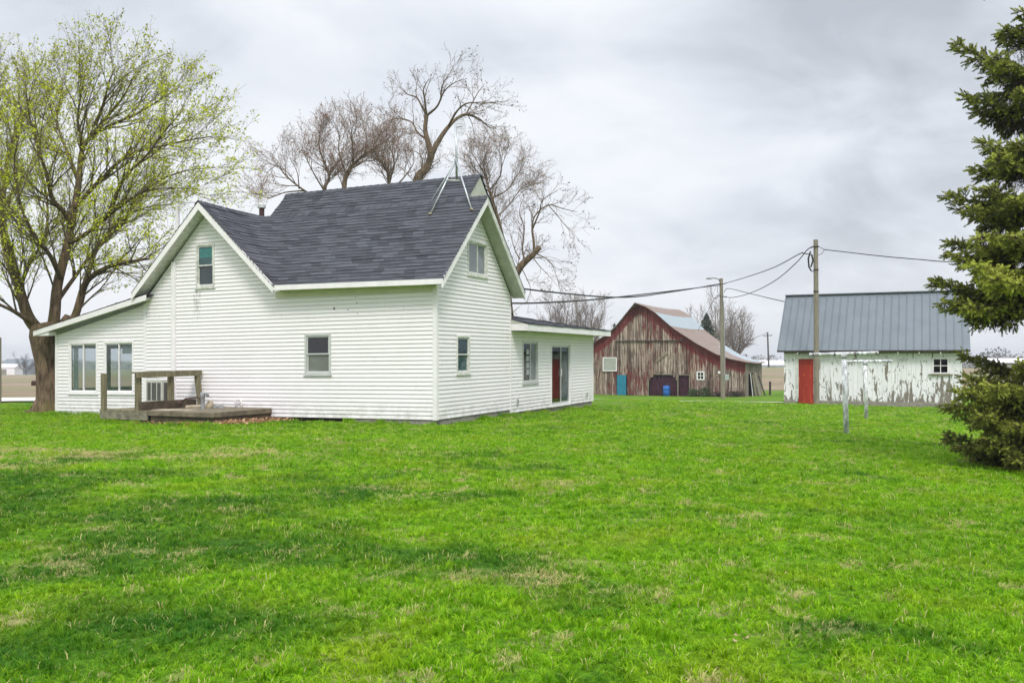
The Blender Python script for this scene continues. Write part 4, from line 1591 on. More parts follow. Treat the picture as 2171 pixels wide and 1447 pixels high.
# white plastic pipe stub by the wall
pb2 = hw(-6.0, -0.12, 0.27)
mb = MB()
mb.tube([(0, 0, 0), (0, 0, 0.22), (0.03, 0, 0.26), (0.12, 0, 0.26), (0.15, 0, 0.22), (0.15, 0, 0.0)], 0.022, 8)
o = mb.build('pipe_loop', M['white'], smooth=True)
o.location = pb2
tag(o, 'small white plastic pipe loop standing against the house wall', 'pipe')

# dry leaves blown against the slab
rnd = random.Random(11)
mb = MB()


def leaf_quad(mb, c, s, rnd, a):
    n = Vector((rnd.uniform(-1, 1), rnd.uniform(-1, 1), rnd.uniform(0.2, 1.2))).normalized()
    u = n.orthogonal().normalized()
    u = Quaternion(n, rnd.uniform(0, 6.28)) @ u
    v = n.cross(u)
    c = Vector(c)
    mb.add([c - u * s, c - v * s * 0.55, c + u * s, c + v * s * 0.6], [(0, 1, 2, 3)], None, a)


for i in range(1000):
    k = rnd.random()
    if k < 0.88:
        x, y = -4.85 + abs(rnd.gauss(0, 0.22)), rnd.uniform(-2.2, -0.05)
        if rnd.random() < 0.3:
            x += rnd.uniform(0, 0.7)
    else:
        x, y = rnd.uniform(-7.0, -4.9), -2.17 - abs(rnd.gauss(0, 0.3))
    w = HM @ Vector((x, y, 0))
    leaf_quad(mb, (w.x, w.y, gz(w.x, w.y) + rnd.uniform(0.03, 0.095)), rnd.uniform(0.022, 0.05), rnd, rnd.random())
o = mb.build('dry_leaves', M['dry_leaf'])
tag(o, 'dry brown leaves blown along the foot of the patio slab', 'leaves', kind='stuff')

# ------------------------------------------------------------------ old barn
BC, BS = math.cos(R(28)), math.sin(R(28))
B0 = Vector((6.41, 78.0, -1.56))


def bpt(w, d, z):
    return Vector((w * BC + d * BS, -w * BS + d * BC, z - B0.z))      # local to the barn root (unrotated)


PROF = [(0.0, 2.48), (0.81, 2.87), (2.22, 3.62), (3.09, 4.42), (4.17, 5.62), (5.02, 6.22), (5.74, 5.90), (6.61, 5.36), (8.14, 4.04), (10.15, 2.74), (11.72, 1.90), (12.88, 1.50), (14.02, 1.27)]


def zroof(w):
    for (a, za), (b, zb) in zip(PROF, PROF[1:]):
        if w <= b:
            return za + (zb - za) * (w - a) / (b - a)
    return PROF[-1][1]


def bdepth(w):
    return 11.2 if w <= 5.02 else 11.2 - (w - 5.02) / 9.0 * 5.2


barn = thing('barn', B0, 'old weathered barn with peeling red boards and a rusty metal roof', 'barn')


def door_top(w):
    return min(0.19, -0.28 + (w - 5.91) * 1.05, -0.28 + (8.38 - w) * 1.05)


rnd = random.Random(21)
mb = MB()
x = 0.02
while x < 14.0:
    bw = rnd.uniform(0.18, 0.30)
    x1 = min(14.02, x + bw)
    xm = (x + x1) / 2
    gap = rnd.choice((0.006, 0.012, 0.03, 0.05))
    zbot = -1.62 + rnd.uniform(0, 0.12)
    spans = [(zbot, None)]
    if 5.91 < xm < 8.38:
        spans = [(door_top(xm), None)]
    elif 8.5 < xm < 9.39:
        spans = [(0.17, None)]
    elif 3.01 < xm < 3.87:
        spans = [(0.16, None)]
    elif 10.02 < xm < 10.70:
        spans = [(zbot, -0.20), (0.50, None)]
    # the loft panels are a second tier hung a little proud above the lower boards
    new = []
    for (a, b) in spans:
        ztop = zroof(xm)
        if 3.0 < xm < 8.9 and (b is None):
            zs = 3.06 + rnd.uniform(-0.02, 0.02)
            new.append((a, zs, 0.0))
            new.append((zs, None, 0.05))
        elif xm > 2 and b is None and a < -1 and rnd.random() < 0.5:
            zs = 0.15 + rnd.uniform(-0.2, 0.2)
            if zs < zroof(xm) - 0.5:
                new.append((a, zs, -0.02))
                new.append((zs, None, 0.01))
            else:
                new.append((a, b, 0.0))
        else:
            new.append((a, b, 0.0))
    tone = rnd.random()
    for (a, b, out) in new:
        o_ = -out + rnd.uniform(-0.018, 0.018)
        l, r_ = x + gap / 2, x1 - gap / 2
        tl = (zroof(l) if b is None else b)
        tr = (zroof(r_) if b is None else b)
        q = [bpt(l, o_, a), bpt(r_, o_, a), bpt(r_, o_, tr), bpt(l, o_, tl)]
        uv = [(l, zroof(l) - a), (r_, zroof(r_) - a), (r_, zroof(r_) - tr + 0.001), (l, zroof(l) - tl + 0.001)]
        q2 = [bpt(l, o_ + 0.025, a), bpt(r_, o_ + 0.025, a), bpt(r_, o_ + 0.025, tr), bpt(l, o_ + 0.025, tl)]
        mb.add(q + q2, [(0, 1, 2, 3), (5, 4, 7, 6), (0, 3, 7, 4), (1, 5, 6, 2), (0, 4, 5, 1), (3, 2, 6, 7)], uv + uv, tone)
    x = x1
mb.build('front_wall', M['barn'], barn)
# right side wall (receding), ragged, and hidden rear and left walls
mb = MB()
d = 0.0
while d < 5.9:
    d1 = min(6.0, d + rnd.uniform(0.18, 0.3))
    tone = rnd.random()
    if d > 1.0 and d < 2.6:
        zb, zt = 0.35 + rnd.uniform(-0.03, 0.03), 1.25
    else:
        zb, zt = -1.62 + rnd.uniform(0, 0.1), 1.27
    off = rnd.uniform(-0.02, 0.02)
    q = [bpt(14.02 + off, d + 0.01, zb), bpt(14.02 + off, d1 - 0.01, zb), bpt(14.02 + off, d1 - 0.01, zt), bpt(14.02 + off, d + 0.01, zt)]
    mb.add(q + [p - Vector((BC, -BS, 0)) * 0.03 for p in q], [(0, 1, 2, 3), (5, 4, 7, 6), (0, 3, 7, 4), (1, 5, 6, 2)], [(d, 3.0 + zt - zb), (d1, 3.0 + zt - zb), (d1, 3.0), (d, 3.0)] * 2, tone)
    d = d1
mb.build('side_wall', simple('grey_barn_side_boards', (0.27, 0.225, 0.18), 0.9, 0.65, 3.0, bump=0.5, stretch=(2, 2, 0.3)), barn)
mb = MB()
pts = [(w, z) for w, z in PROF]
for (a, za), (b, zb) in zip(PROF, PROF[1:]):
    mb.add([bpt(a, bdepth(a) - 0.1, -1.7), bpt(b, bdepth(b) - 0.1, -1.7), bpt(b, bdepth(b) - 0.1, zb - 0.05), bpt(a, bdepth(a) - 0.1, za - 0.05)], [(0, 1, 2, 3)],
           [(a, 5), (b, 5), (b, 0.1), (a, 0.1)], 0.4)
mb.add([bpt(0.02, 0.05, -1.7), bpt(0.02, 11.1, -1.7), bpt(0.02, 11.1, 2.45), bpt(0.02, 0.05, 2.45)], [(0, 1, 2, 3)], [(0, 5), (11, 5), (11, 0.1), (0, 0.1)], 0.4)
mb.build('rear_wall', M['barn'], barn)
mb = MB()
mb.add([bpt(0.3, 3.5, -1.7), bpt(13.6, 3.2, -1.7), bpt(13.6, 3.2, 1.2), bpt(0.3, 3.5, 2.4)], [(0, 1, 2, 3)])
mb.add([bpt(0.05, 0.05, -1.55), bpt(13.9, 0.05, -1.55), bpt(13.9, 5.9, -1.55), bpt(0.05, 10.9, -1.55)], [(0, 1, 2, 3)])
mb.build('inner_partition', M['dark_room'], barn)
# roof sheets
mb = MB()
NS = 14
s_acc = {0: 0.0}


def sag(d, D):
    return -0.10 * math.sin(math.pi * min(1, max(0, d / D)))


for side in (0, 1):
    prof = PROF[5:] if side else PROF[5::-1]
    prof = [(w, z) for w, z in prof]
    ew = prof[-1]
    if side:
        prof = prof + [(14.35, 1.20)]
    else:
        prof = prof + [(-0.5, 2.22)]
    acc = 0.0
    for (a, za), (b, zb) in zip(prof, prof[1:]):
        ln = math.hypot(b - a, zb - za)
        for i in range(NS):
            def q(w, z, t):
                fr = -0.35 - (0.75 if abs(w - 5.02) < 0.01 else 0.0)
                D = bdepth(w) + 0.2
                d_ = fr + (D - fr) * t
                return bpt(w, d_, z + 0.06 + sag(d_, D))
            t0, t1 = i / NS, (i + 1) / NS
            P4 = [q(a, za, t0), q(b, zb, t0), q(b, zb, t1), q(a, za, t1)]
            uv = [(t0 * 11, acc), (t0 * 11, acc + ln), (t1 * 11, acc + ln), (t1 * 11, acc)]
            mb.add(P4 + [p - Vector((0, 0, 0.05)) for p in P4], [(0, 1, 2, 3), (7, 6, 5, 4)] + ([(0, 4, 5, 1)] if i == 0 else []) + ([(3, 2, 6, 7)] if i == NS - 1 else []), uv + uv)
        acc += ln
mb.build('roof', M['rust_roof'], barn)
# red barge board under the roof edge, loft track, door trims
mb = MB()
for (a, za), (b, zb) in zip(PROF, PROF[1:]):
    p = [bpt(a, -0.10, za - 0.17), bpt(b, -0.10, zb - 0.17), bpt(b, -0.10, zb + 0.015), bpt(a, -0.10, za + 0.015)]
    mb.add(p + [v + Vector((BS, BC, 0)) * 0.03 for v in p], [(0, 1, 2, 3), (0, 4, 5, 1)])
mb.build('barge_board', M['red_paint'], barn)


def bbox(mb, w0, w1, d0, d1, z0, z1, a=0.0):
    vs = [bpt(w0, d0, z0), bpt(w1, d0, z0), bpt(w1, d1, z0), bpt(w0, d1, z0), bpt(w0, d0, z1), bpt(w1, d0, z1), bpt(w1, d1, z1), bpt(w0, d1, z1)]
    mb.add(vs, [(0, 3, 2, 1), (4, 5, 6, 7), (0, 1, 5, 4), (1, 2, 6, 5), (2, 3, 7, 6), (3, 0, 4, 7)], None, a)


mb = MB()
bbox(mb, 2.95, 8.95, -0.12, -0.075, 3.02, 3.10)
mb.build('loft_track', M['wood_dark'], barn)
mb = MB()
bbox(mb, 2.93, 3.0, -0.06, -0.03, 0.3, 3.0)
mb.build('loft_seam', M['wood_dark'], barn)
mb = MB()
bbox(mb, 5.80, 5.90, -0.05, -0.022, -1.6, -0.25)
bbox(mb, 8.39, 8.49, -0.05, -0.022, -1.6, 0.2)
bbox(mb, 6.3, 8.0, -0.05, -0.022, 0.2, 0.28)
bbox(mb, 9.40, 9.48, -0.05, -0.022, -1.6, 0.2)
bbox(mb, 8.49, 9.40, -0.05, -0.022, 0.18, 0.24)
mb.build('door_frame', M['wood_grey'], barn)
mb = MB()  # plank screens added in both open doorways, coloured as their inner shade
for k in range(11):
    w0 = 5.93 + k * 0.224
    bbox(mb, w0, w0 + 0.205, 0.16, 0.19, -1.6, door_top(w0 + 0.1) + 0.02)
mb.build('wide_doorway_shade', M['doorway_shade'], barn)
mb = MB()
for k in range(4):
    bbox(mb, 8.51 + k * 0.222, 8.51 + k * 0.222 + 0.20, 0.12, 0.15, -1.6, 0.17)
mb.build('small_doorway_shade', M['doorway_shade'], barn)
mb = MB()
bbox(mb, 3.02, 3.86, -0.03, 0.0, -1.56, 0.15)
dr = mb.build('door', M['blue_door'], barn, label='turquoise plank door of the barn')
mb = MB()
bbox(mb, 3.75, 3.80, -0.055, -0.03, -0.75, -0.60)
mb.build('latch', M['wood_dark'], dr)
mb = MB()
for (w0, w1, z0, z1) in ((10.03, 10.13, -0.2, 0.5), (10.60, 10.70, -0.2, 0.5), (10.13, 10.60, 0.41, 0.5), (10.13, 10.60, -0.2, -0.11), (10.345, 10.385, -0.11, 0.41), (10.13, 10.60, 0.13, 0.17)):
    bbox(mb, w0, w1, -0.06, -0.01, z0, z1)
wn = mb.build('window', M['white'], barn)
mb = MB()
bbox(mb, 10.12, 10.61, -0.022, -0.018, -0.12, 0.42)
mb.build('pane', M['glass_black'], wn)
mb = MB()
bbox(mb, 6.62, 7.35, -0.075, -0.05, 0.45, 0.50)
mb.build('hatch_rail', M['wood_old'], barn)
mb = MB()
mb.prism([bpt(6.6, -0.07, 1.25), bpt(7.6, -0.07, 1.95), bpt(7.56, -0.07, 2.02), bpt(6.56, -0.07, 1.32)], bpt(0, -0.03, 0) - bpt(0, 0, 0))
mb.build('brace', M['wood_old'], barn)


def barn_world(w, d, z):
    return B0 + bpt(w, d, z)


BROT = R(-28)
# basketball backboard on the barn
bb = barn_world(2.38, -0.06, 0.5)
bk = thing('basketball_backboard', bb, 'square grey basketball backboard with a white frame on the barn wall', 'backboard', rz=BROT)
mb = MB()
mb.box((-0.62, -0.03, 0.0), (0.62, 0.0, 1.14))
mb.build('board', simple('grey_green_panel', (0.38, 0.40, 0.36), 0.8, 0.3, 6.0), bk)
mb = MB()
for lo, hi in (((-0.65, -0.055, -0.03), (-0.58, 0.0, 1.17)), ((0.58, -0.055, -0.03), (0.65, 0.0, 1.17)), ((-0.58, -0.056, 1.10), (0.58, 0.0, 1.17)), ((-0.58, -0.056, -0.03), (0.58, 0.0, 0.03))):
    mb.box(lo, hi)
mb.build('frame', M['white'], bk)
# blue barrel in the doorway
bp = barn_world(7.55, -0.35, -1.56)
bp.z = gz(bp.x, bp.y)
bp.z = gz(bp.x, bp.y)
br = thing('plastic_barrel', bp, 'bright blue plastic barrel standing in the barn doorway', 'barrel')
mb = MB()
mb.lathe([(0.25, 0.0), (0.29, 0.05), (0.295, 0.27), (0.305, 0.29), (0.295, 0.31), (0.295, 0.58), (0.305, 0.60), (0.295, 0.62), (0.285, 0.80), (0.24, 0.86)], (0, 0, 0), 20)
mb.build('body', M['barrel'], br, smooth=True)
mb = MB()
mb.lathe([(0.245, 0.85), (0.25, 0.875), (0.22, 0.88), (0.21, 0.865)], (0, 0, 0), 20)
mb.build('lid', M['barrel'], br)
# boards leaning on the barn side
for i, (d, wd, tilt, hgt, mt, lab, grp) in enumerate(((1.15, 0.16, 0.25, 1.9, 'dirty_white', 'narrow white board leaning on the barn corner beside the meter pole', 0), (1.9, 0.55, 0.35, 1.8, 'wood_old', 'brown plank sheet leaning on the barn side next to the white board', 0),
                                                     (2.75, 0.85, 0.5, 1.95, 'wood_grey', 'wide pale plywood sheet leaning on the barn side', 0), (4.1, 0.5, 0.6, 1.7, 'wood_dark', 'dark narrow sheet leaning farthest back on the barn side', 0))):
    p = barn_world(14.10, d, -1.55)
    mb = MB()
    mb.prism([(tilt, -wd / 2, 0.0), (tilt, wd / 2, 0.0), (0.05, wd / 2, hgt), (0.05, -wd / 2, hgt)], (0.03, 0, 0.004))
    o = mb.build('leaning_board', M[mt])
    o.location = (p.x, p.y, gz(p.x, p.y) - 0.02)
    o.rotation_euler = (0, 0, BROT)
    tag(o, lab, 'board', 'boards leaning on the barn')
p = barn_world(14.8, 5.6, -1.5)
mb = MB()
mb.tube([(0, 0, -0.2), (0.02, 0, 1.15)], 0.09, 8)
o = mb.build('fence_post', M['wood_dark'])
o.location = (p.x, p.y, gz(p.x, p.y))
tag(o, 'short dark wooden post at the far barn corner', 'post')


def leafy(name, c, r, n, mat, seed, label, cat, group=None, s=0.05, stems=5):
    rnd = random.Random(seed)
    t = thing(name, c, label, cat, group)
    mb = MB()
    for i in range(n):
        v = Vector((rnd.gauss(0, 0.5), rnd.gauss(0, 0.5), rnd.uniform(0, 1)))
        if v.x ** 2 + v.y ** 2 > 1.2:
            continue
        leaf_quad(mb, (v.x * r[0], v.y * r[1], v.z * r[2]), s * rnd.uniform(0.6, 1.4), rnd, rnd.random())
    mb.build('foliage', M[mat], t)
    mb = MB()
    for i in range(stems):
        a = rnd.uniform(0, 6.28)
        mb.tube([(0, 0, -0.05), (math.cos(a) * r[0] * 0.3, math.sin(a) * r[1] * 0.3, r[2] * 0.5), (math.cos(a) * r[0] * 0.6, math.sin(a) * r[1] * 0.6, r[2] * 0.95)], 0.008, 4)
    mb.build('stem', M['twig'], t)
    return t


for i, (w, r_, mt, lab) in enumerate(((9.9, (0.55, 0.35, 0.6), 'weed', 'dark weed clump at the barn foot beside the small doorway'), (10.9, (0.6, 0.35, 0.75), 'weed', 'taller weed clump below the small barn window'),
                                      (12.0, (0.6, 0.3, 0.4), 'bud_dark', 'low dry brush at the barn foot beside the meter pole'), (13.3, (0.7, 0.35, 0.45), 'bud_dark', 'dry brush at the right corner of the barn'))):
    p = barn_world(w, -0.45, -1.5)
    leafy('weed_clump', (p.x, p.y, gz(p.x, p.y)), r_, 420, mt, 40 + i, lab, 'weeds', 'weeds along the barn foot', 0.07)

# ------------------------------------------------------------------ white shed
SB0 = Vector((12.27, 40.0, -0.46))
SROT = R(-25)
shed = thing('shed', SB0, 'white shed with flaking paint, a red door and a blue grey metal roof', 'shed', rz=SROT)
NT = lambda x, y, z: (x, y, z)
SW = Wall((0, 0, 0), (1, 0, 0), (0, -1, 0), NT)
SLEN = 7.17
rnd = random.Random(33)
mb = MB()
x = 0.0
while x < SLEN - 0.01:
    x1 = min(SLEN, x + rnd.uniform(0.17, 0.24))
    xm = (x + x1) / 2
    zb = 0.16
    spans = [(zb, 2.42)]
    if 0.60 < xm < 1.36:
        spans = [(2.02, 2.42)]
    elif 6.02 < xm < 6.70:
        spans = [(zb, 1.36), (2.06, 2.42)]
    tone = rnd.random() * 0.8 + 0.05
    for a, b in spans:
        off = rnd.uniform(0, 0.012)
        vs = [SW.p(x + 0.003, a, off), SW.p(x1 - 0.003, a, off), SW.p(x1 - 0.003, b, off), SW.p(x + 0.003, b, off)]
        v2 = [SW.p(x + 0.003, a, off - 0.02), SW.p(x1 - 0.003, a, off - 0.02), SW.p(x1 - 0.003, b, off - 0.02), SW.p(x + 0.003, b, off - 0.02)]
        uv = [(x, a - zb + 0.001), (x1, a - zb + 0.001), (x1, b - zb), (x, b - zb)]
        mb.add(vs + v2, [(0, 1, 2, 3), (0, 3, 7, 4), (1, 5, 6, 2), (0, 4, 5, 1)], uv + uv, tone)
    x = x1
mb.build('wall', M['shed'], shed)
mb = MB()
mb.add([(0, 0.02, 0.1), (0, 4.8, 0.1), (0, 4.8, 2.3), (0, 2.4, 4.85), (0, 0.02, 2.4)], [(0, 1, 2, 3, 4)], [(0.3, 0.1), (4.8, 0.1), (4.8, 2.3), (2.4, 4.8), (0.1, 2.3)], 0.4)
mb.add([(SLEN, 0.02, 0.1), (SLEN, 4.8, 0.1), (SLEN, 4.8, 2.3), (SLEN, 2.4, 4.85), (SLEN, 0.02, 2.4)], [(0, 1, 2, 3, 4)], [(0.3, 0.1), (4.8, 0.1), (4.8, 2.3), (2.4, 4.8), (0.1, 2.3)], 0.4)
mb.add([(0, 4.8, 0.1), (SLEN, 4.8, 0.1), (SLEN, 4.8, 2.3), (0, 4.8, 2.3)], [(0, 1, 2, 3)], [(0.3, 0.1), (7, 0.1), (7, 2.3), (0.1, 2.3)], 0.4)
mb.build('end_wall', M['shed'], shed)
mb = MB()
SW.box(mb, 0.02, 0.58, -0.3, 0.158, -0.3, 0.03)
mb.build('foundation', M['concrete'], shed, bevel=0.02)
mb = MB()
SW.box(mb, 1.40, SLEN - 0.02, -0.3, 0.158, -0.3, 0.02)
mb.build('foundation', M['concrete'], shed, bevel=0.02)
mb = MB()
mb.box((0.02, 0.03, -0.1), (SLEN - 0.02, 4.7, 0.14))
mb.build('floor', M['dark_room'], shed)
# roof: ribbed sheets
SLP0, SLP1 = Vector((0, -0.32, 2.36)), Vector((0, 2.40, 5.02))
mb = MB()
sl = SLP1 - SLP0
nrm = Vector((0, -sl.z, sl.y)).normalized()
xa, xb = -0.26, SLEN + 0.30
nrib = 25
for i in range(nrib):
    r0 = xa + (xb - xa) * i / nrib
    r1 = xa + (xb - xa) * (i + 1) / nrib
    pr = [(r0, 0.0), (r0 + 0.02, 0.022), (r0 + 0.045, 0.022), (r0 + 0.065, 0.0), (r1, 0.0)]
    for (p, ph), (q, qh) in zip(pr, pr[1:]):
        mb.add([Vector((p, 0, 0)) + SLP0 + nrm * ph, Vector((q, 0, 0)) + SLP0 + nrm * qh, Vector((q, 0, 0)) + SLP1 + nrm * qh, Vector((p, 0, 0)) + SLP1 + nrm * ph], [(0, 1, 2, 3)])
mb.add([(xa, SLP0.y, SLP0.z - 0.02), (xb, SLP0.y, SLP0.z - 0.02), (xb, SLP1.y, SLP1.z - 0.02), (xa, SLP1.y, SLP1.z - 0.02)], [(3, 2, 1, 0)])
mb.add([(xa, SLP1.y, SLP1.z), (xb, SLP1.y, SLP1.z), (xb, 5.1, 2.36), (xa, 5.1, 2.36)], [(0, 1, 2, 3)])
rf = mb.build('roof', M['metal_roof'], shed)
mb = MB()
mb.box((xa - 0.005, 2.26, 4.985), (xb + 0.005, 2.54, 5.045))
mb.build('ridge_cap', M['metal_roof'], rf, bevel=0.015)
mb = MB()
mb.box((xa, -0.335, 2.30), (xb, -0.322, 2.375))
mb.build('drip_edge', M['wood_dark'], rf)
for i in range(9):
    xx = 0.62 + i * 0.82
    mb = MB()
    mb.box((xx - 0.025, -0.30, 2.22), (xx + 0.025, 0.0, 2.31))
    mb.build('rafter_tail', M['white'], shed)
mb = MB()
mb.box((0.0, -0.028, 2.24), (SLEN, -0.006, 2.40))
mb.build('frieze', M['wood_grey'], shed)
mb = MB()
SW.box(mb, 0.50, 0.605, 0.1, 2.10, -0.04, 0.04)
SW.box(mb, 1.345, 1.45, 0.1, 2.10, -0.04, 0.04)
SW.box(mb, 0.605, 1.345, 2.005, 2.10, -0.04, 0.041)
SW.box(mb, 0.42, 2.0, 2.13, 2.17, -0.02, 0.05)
mb.build('door_frame', M['dirty_white'], shed)
mb = MB()
SW.box(mb, 0.61, 1.34, 0.02, 2.0, -0.06, -0.025)
dr = mb.build('door', M['red_door'], shed, bevel=0.006, label='flaking red panel door')
for (p0, p1, z0, z1) in ((0.70, 0.93, 1.10, 1.86), (1.02, 1.25, 1.10, 1.86), (0.70, 0.93, 0.20, 0.86), (1.02, 1.25, 0.20, 0.86)):
    mb = MB()
    SW.box(mb, p0, p1, z0, z0 + 0.02, -0.03, -0.012)
    SW.box(mb, p0, p1, z1 - 0.02, z1, -0.03, -0.012)
    SW.box(mb, p0, p0 + 0.02, z0 + 0.02, z1 - 0.02, -0.03, -0.012)
    SW.box(mb, p1 - 0.02, p1, z0 + 0.02, z1 - 0.02, -0.03, -0.012)
    mb.build('door_panel', M['red_door'], dr)
mb = MB()
mb.blob(SW.p(1.28, 0.98, 0.0), 0.03, 3, squash=1, amp=0)
mb.build('knob', M['wood_dark'], dr)
mb = MB()
for (p0, p1, z0, z1) in ((6.04, 6.10, 1.38, 2.05), (6.62, 6.68, 1.38, 2.05), (6.10, 6.62, 1.99, 2.05), (6.10, 6.62, 1.38, 1.43), (6.345, 6.375, 1.43, 1.99), (6.10, 6.62, 1.70, 1.73)):
    SW.box(mb, p0, p1, z0, z1, -0.02, 0.035)
wn = mb.build('window', M['white'], shed)
mb = MB()
SW.box(mb, 6.09, 6.63, 1.42, 2.0, -0.012, -0.006)
mb.build('pane', M['glass_black'], wn)
mb = MB()
SW.box(mb, 5.90, 6.82, 1.32, 1.372, -0.01, 0.09)
mb.build('sill', M['wood_grey'], wn)

# ------------------------------------------------------------------ poles and wires
def wood_pole(name, base, top, r0, r1, label, cat='utility pole', group=None):
    t = thing(name, base, label, cat, group)
    mb = MB()
    n = 10
    pts = [base.lerp(top, i / n) for i in range(n + 1)]
    pts[0] = pts[0] - Vector((0, 0, 0.3))
    mb.tube(pts, [r0 + (r1 - r0) * i / n for i in range(n + 1)], 12)
    mb.build('shaft', M['pole'], t, origin=base, smooth=False)
    return t


Y1 = 66.0
b1 = at(1533, 846, Y1)
b1.z = gz(b1.x, b1.y)
t1 = at(1529, 590, Y1)
p1 = wood_pole('utility_pole', b1, t1, 0.17, 0.125, 'tall wooden yard pole with a curved lamp arm and meter boxes by the barn', group='wooden utility poles')
mb = MB()
mb.tube([at(1527, 598, Y1), at(1524, 592, Y1 - .1), at(1517, 589.5, Y1 - .3), at(1509, 589, Y1 - .5)], 0.04, 8)
la = mb.build('lamp_arm', M['grey_iron'], p1, origin=b1, smooth=True)
mb = MB()
c = at(1503, 590, Y1 - .55)
mb.blob(c, (0.24, 0.12, 0.07), 2, amp=0.03)
mb.build('lamp_head', M['grey_iron'], la, origin=b1, smooth=True)
mb = MB()
c = at(1540.5, 800, Y1 - 0.2)
mb.box((c.x - 0.14, c.y - 0.1, c.z - 0.2), (c.x + 0.16, c.y + 0.05, c.z + 0.22))
mb.build('meter_box', M['galv'], p1, origin=b1, bevel=0.01)
c = at(1524.5, 789, Y1 - 0.2)
mb = MB()
mb.lathe([(0.085, -0.09), (0.085, 0.09)], c, 12, M=Matrix.Rotation(R(90), 3, 'X'))
mb.build('meter_dial', M['white'], p1, origin=b1)
mb = MB()
mb.tube([at(1536, 812, Y1 - .19), at(1537, 770, Y1 - .17), at(1534.6, 640, Y1 - .16)], 0.025, 6)
mb.build('conduit', M['galv'], p1, origin=b1)
mb = MB()
mb.tube([at(1507, 607, Y1), at(1508, 622, Y1), at(1513, 633, Y1), at(1519, 632, Y1), at(1524, 625, Y1)], 0.022, 5)
mb.tube([at(1522, 604, Y1), at(1521, 618, Y1), at(1527, 626, Y1)], 0.018, 5)
mb.build('wire_loop', M['wire'], p1, origin=b1)
mb = MB()
for (a, b) in (((1522, 627), (1541, 629)), ((1523, 602), (1539, 601))):
    mb.tube([at(a[0], a[1], Y1 - 0.1), at(b[0], b[1], Y1 - 0.1)], 0.03, 6)
mb.build('insulator', M['wood_dark'], p1, origin=b1)

Y2 = 38.4
b2 = at(1731.5, 858, Y2)
b2.z = gz(b2.x, b2.y)
t2 = at(1729.5, 508, Y2)
p2 = wood_pole('utility_pole', b2, t2, 0.118, 0.095, 'wooden service pole standing beside the red shed door', group='wooden utility poles')
for yy in (572, 618):
    mb = MB()
    c = at(1730, yy, Y2)
    mb.lathe([(0.112, -0.03), (0.112, 0.03)], c, 12)
    mb.build('pole_band', M['wood_dark'], p2, origin=b2)
mb = MB()
mb.tube([at(1736, 522, Y2 - .1), at(1722, 523, Y2 - .1), at(1719, 525, Y2 - .1)], 0.03, 6)
mb.build('insulator', M['wood_dark'], p2, origin=b2)
mb = MB()
for k in range(3):
    o_ = k * 1.2
    mb.tube([at(1717 + o_, 533, Y2 - .1), at(1712.5 + o_, 548, Y2 - .1), at(1714 + o_, 566, Y2 - .1), at(1719 + o_, 574, Y2 - .1), at(1726, 576, Y2 - .1)], 0.013, 5)
    mb.tube([at(1720 + o_, 541, Y2 - .1), at(1722.5 + o_, 552, Y2 - .1), at(1718 + o_, 566, Y2 - .1)], 0.013, 5)
mb.build('wire_loop', M['wire'], p2, origin=b2)
mb = MB()
mb.tube([at(1735, 523, Y2), at(1741, 525, Y2), at(1748, 529, Y2)], 0.012, 5)
mb.tube([at(1735, 540, Y2), at(1742, 538, Y2), at(1748, 529, Y2)], 0.012, 5)
mb.build('wire_tail', M['wire'], p2, origin=b2)


def smooth_poly(pts, n=6):
    out = []
    for i in range(len(pts) - 1):
        p0 = pts[max(i - 1, 0)]
        p1_, p2_ = pts[i], pts[i + 1]
        p3 = pts[min(i + 2, len(pts) - 1)]
        for k in range(n):
            t = k / n
            out.append(0.5 * ((2 * p1_) + (p2_ - p0) * t + (2 * p0 - 5 * p1_ + 4 * p2_ - p3) * t * t + (3 * p1_ - p0 - 3 * p2_ + p3) * t ** 3))
    out.append(pts[-1])
    return out


def wire(pix, ya, yb, r, label):
    x0, x1 = pix[0][0], pix[-1][0]
    # depth runs straight between the two supports, so 1/Y is linear across the picture
    pts = [at(px, py, 1.0 / ((1 / ya) + (1 / yb - 1 / ya) * (px - x0) / (x1 - x0))) for px, py in pix]
    mb = MB()
    mb.tube(smooth_poly(pts), r, 5)
    o = mb.build('power_line', M['wire'], origin=pts[0])
    o.location = pts[0]
    tag(o, label, 'power line', 'overhead wires between the poles and buildings')
    return o


wire([(1060, 607), (1110, 612), (1180, 620), (1280, 629), (1345, 629), (1400, 622), (1470, 611.5), (1527, 601)], 29.0, Y1, 0.032, 'upper overhead cable from the house rising to the lamp pole')
wire([(1060, 642), (1110, 642.5), (1160, 641), (1245, 636), (1320, 628.5), (1420, 617), (1527, 604)], 29.0, Y1, 0.032, 'lower overhead cable from the house crossing under the other one')
wire([(1535, 601), (1580, 588), (1640, 567), (1695, 538), (1703, 537), (1722, 540)], Y1, Y2, 0.024, 'upper cable between the lamp pole and the shed pole')
wire([(1535, 629), (1550, 630.5), (1575, 626), (1610, 613), (1650, 590), (1690, 555), (1710, 531), (1721, 523)], Y1, Y2, 0.022, 'lower sagging cable between the lamp pole and the shed pole')
wire([(1535, 620), (1544, 611.5), (1590, 622), (1640, 634), (1672, 641)], Y1, 42.0, 0.022, 'cable from the lamp pole down to the shed roof')
wire([(1748, 529), (1800, 535), (1870, 543), (1950, 550), (2020, 555), (2200, 556)], Y2, 30.0, 0.019, 'cable leaving the shed pole towards the spruce')
wire([(1521, 625), (1508, 645), (1496, 668), (1480, 700)], Y1, 74.0, 0.018, 'thin cable dropping from the lamp pole to the barn roof')

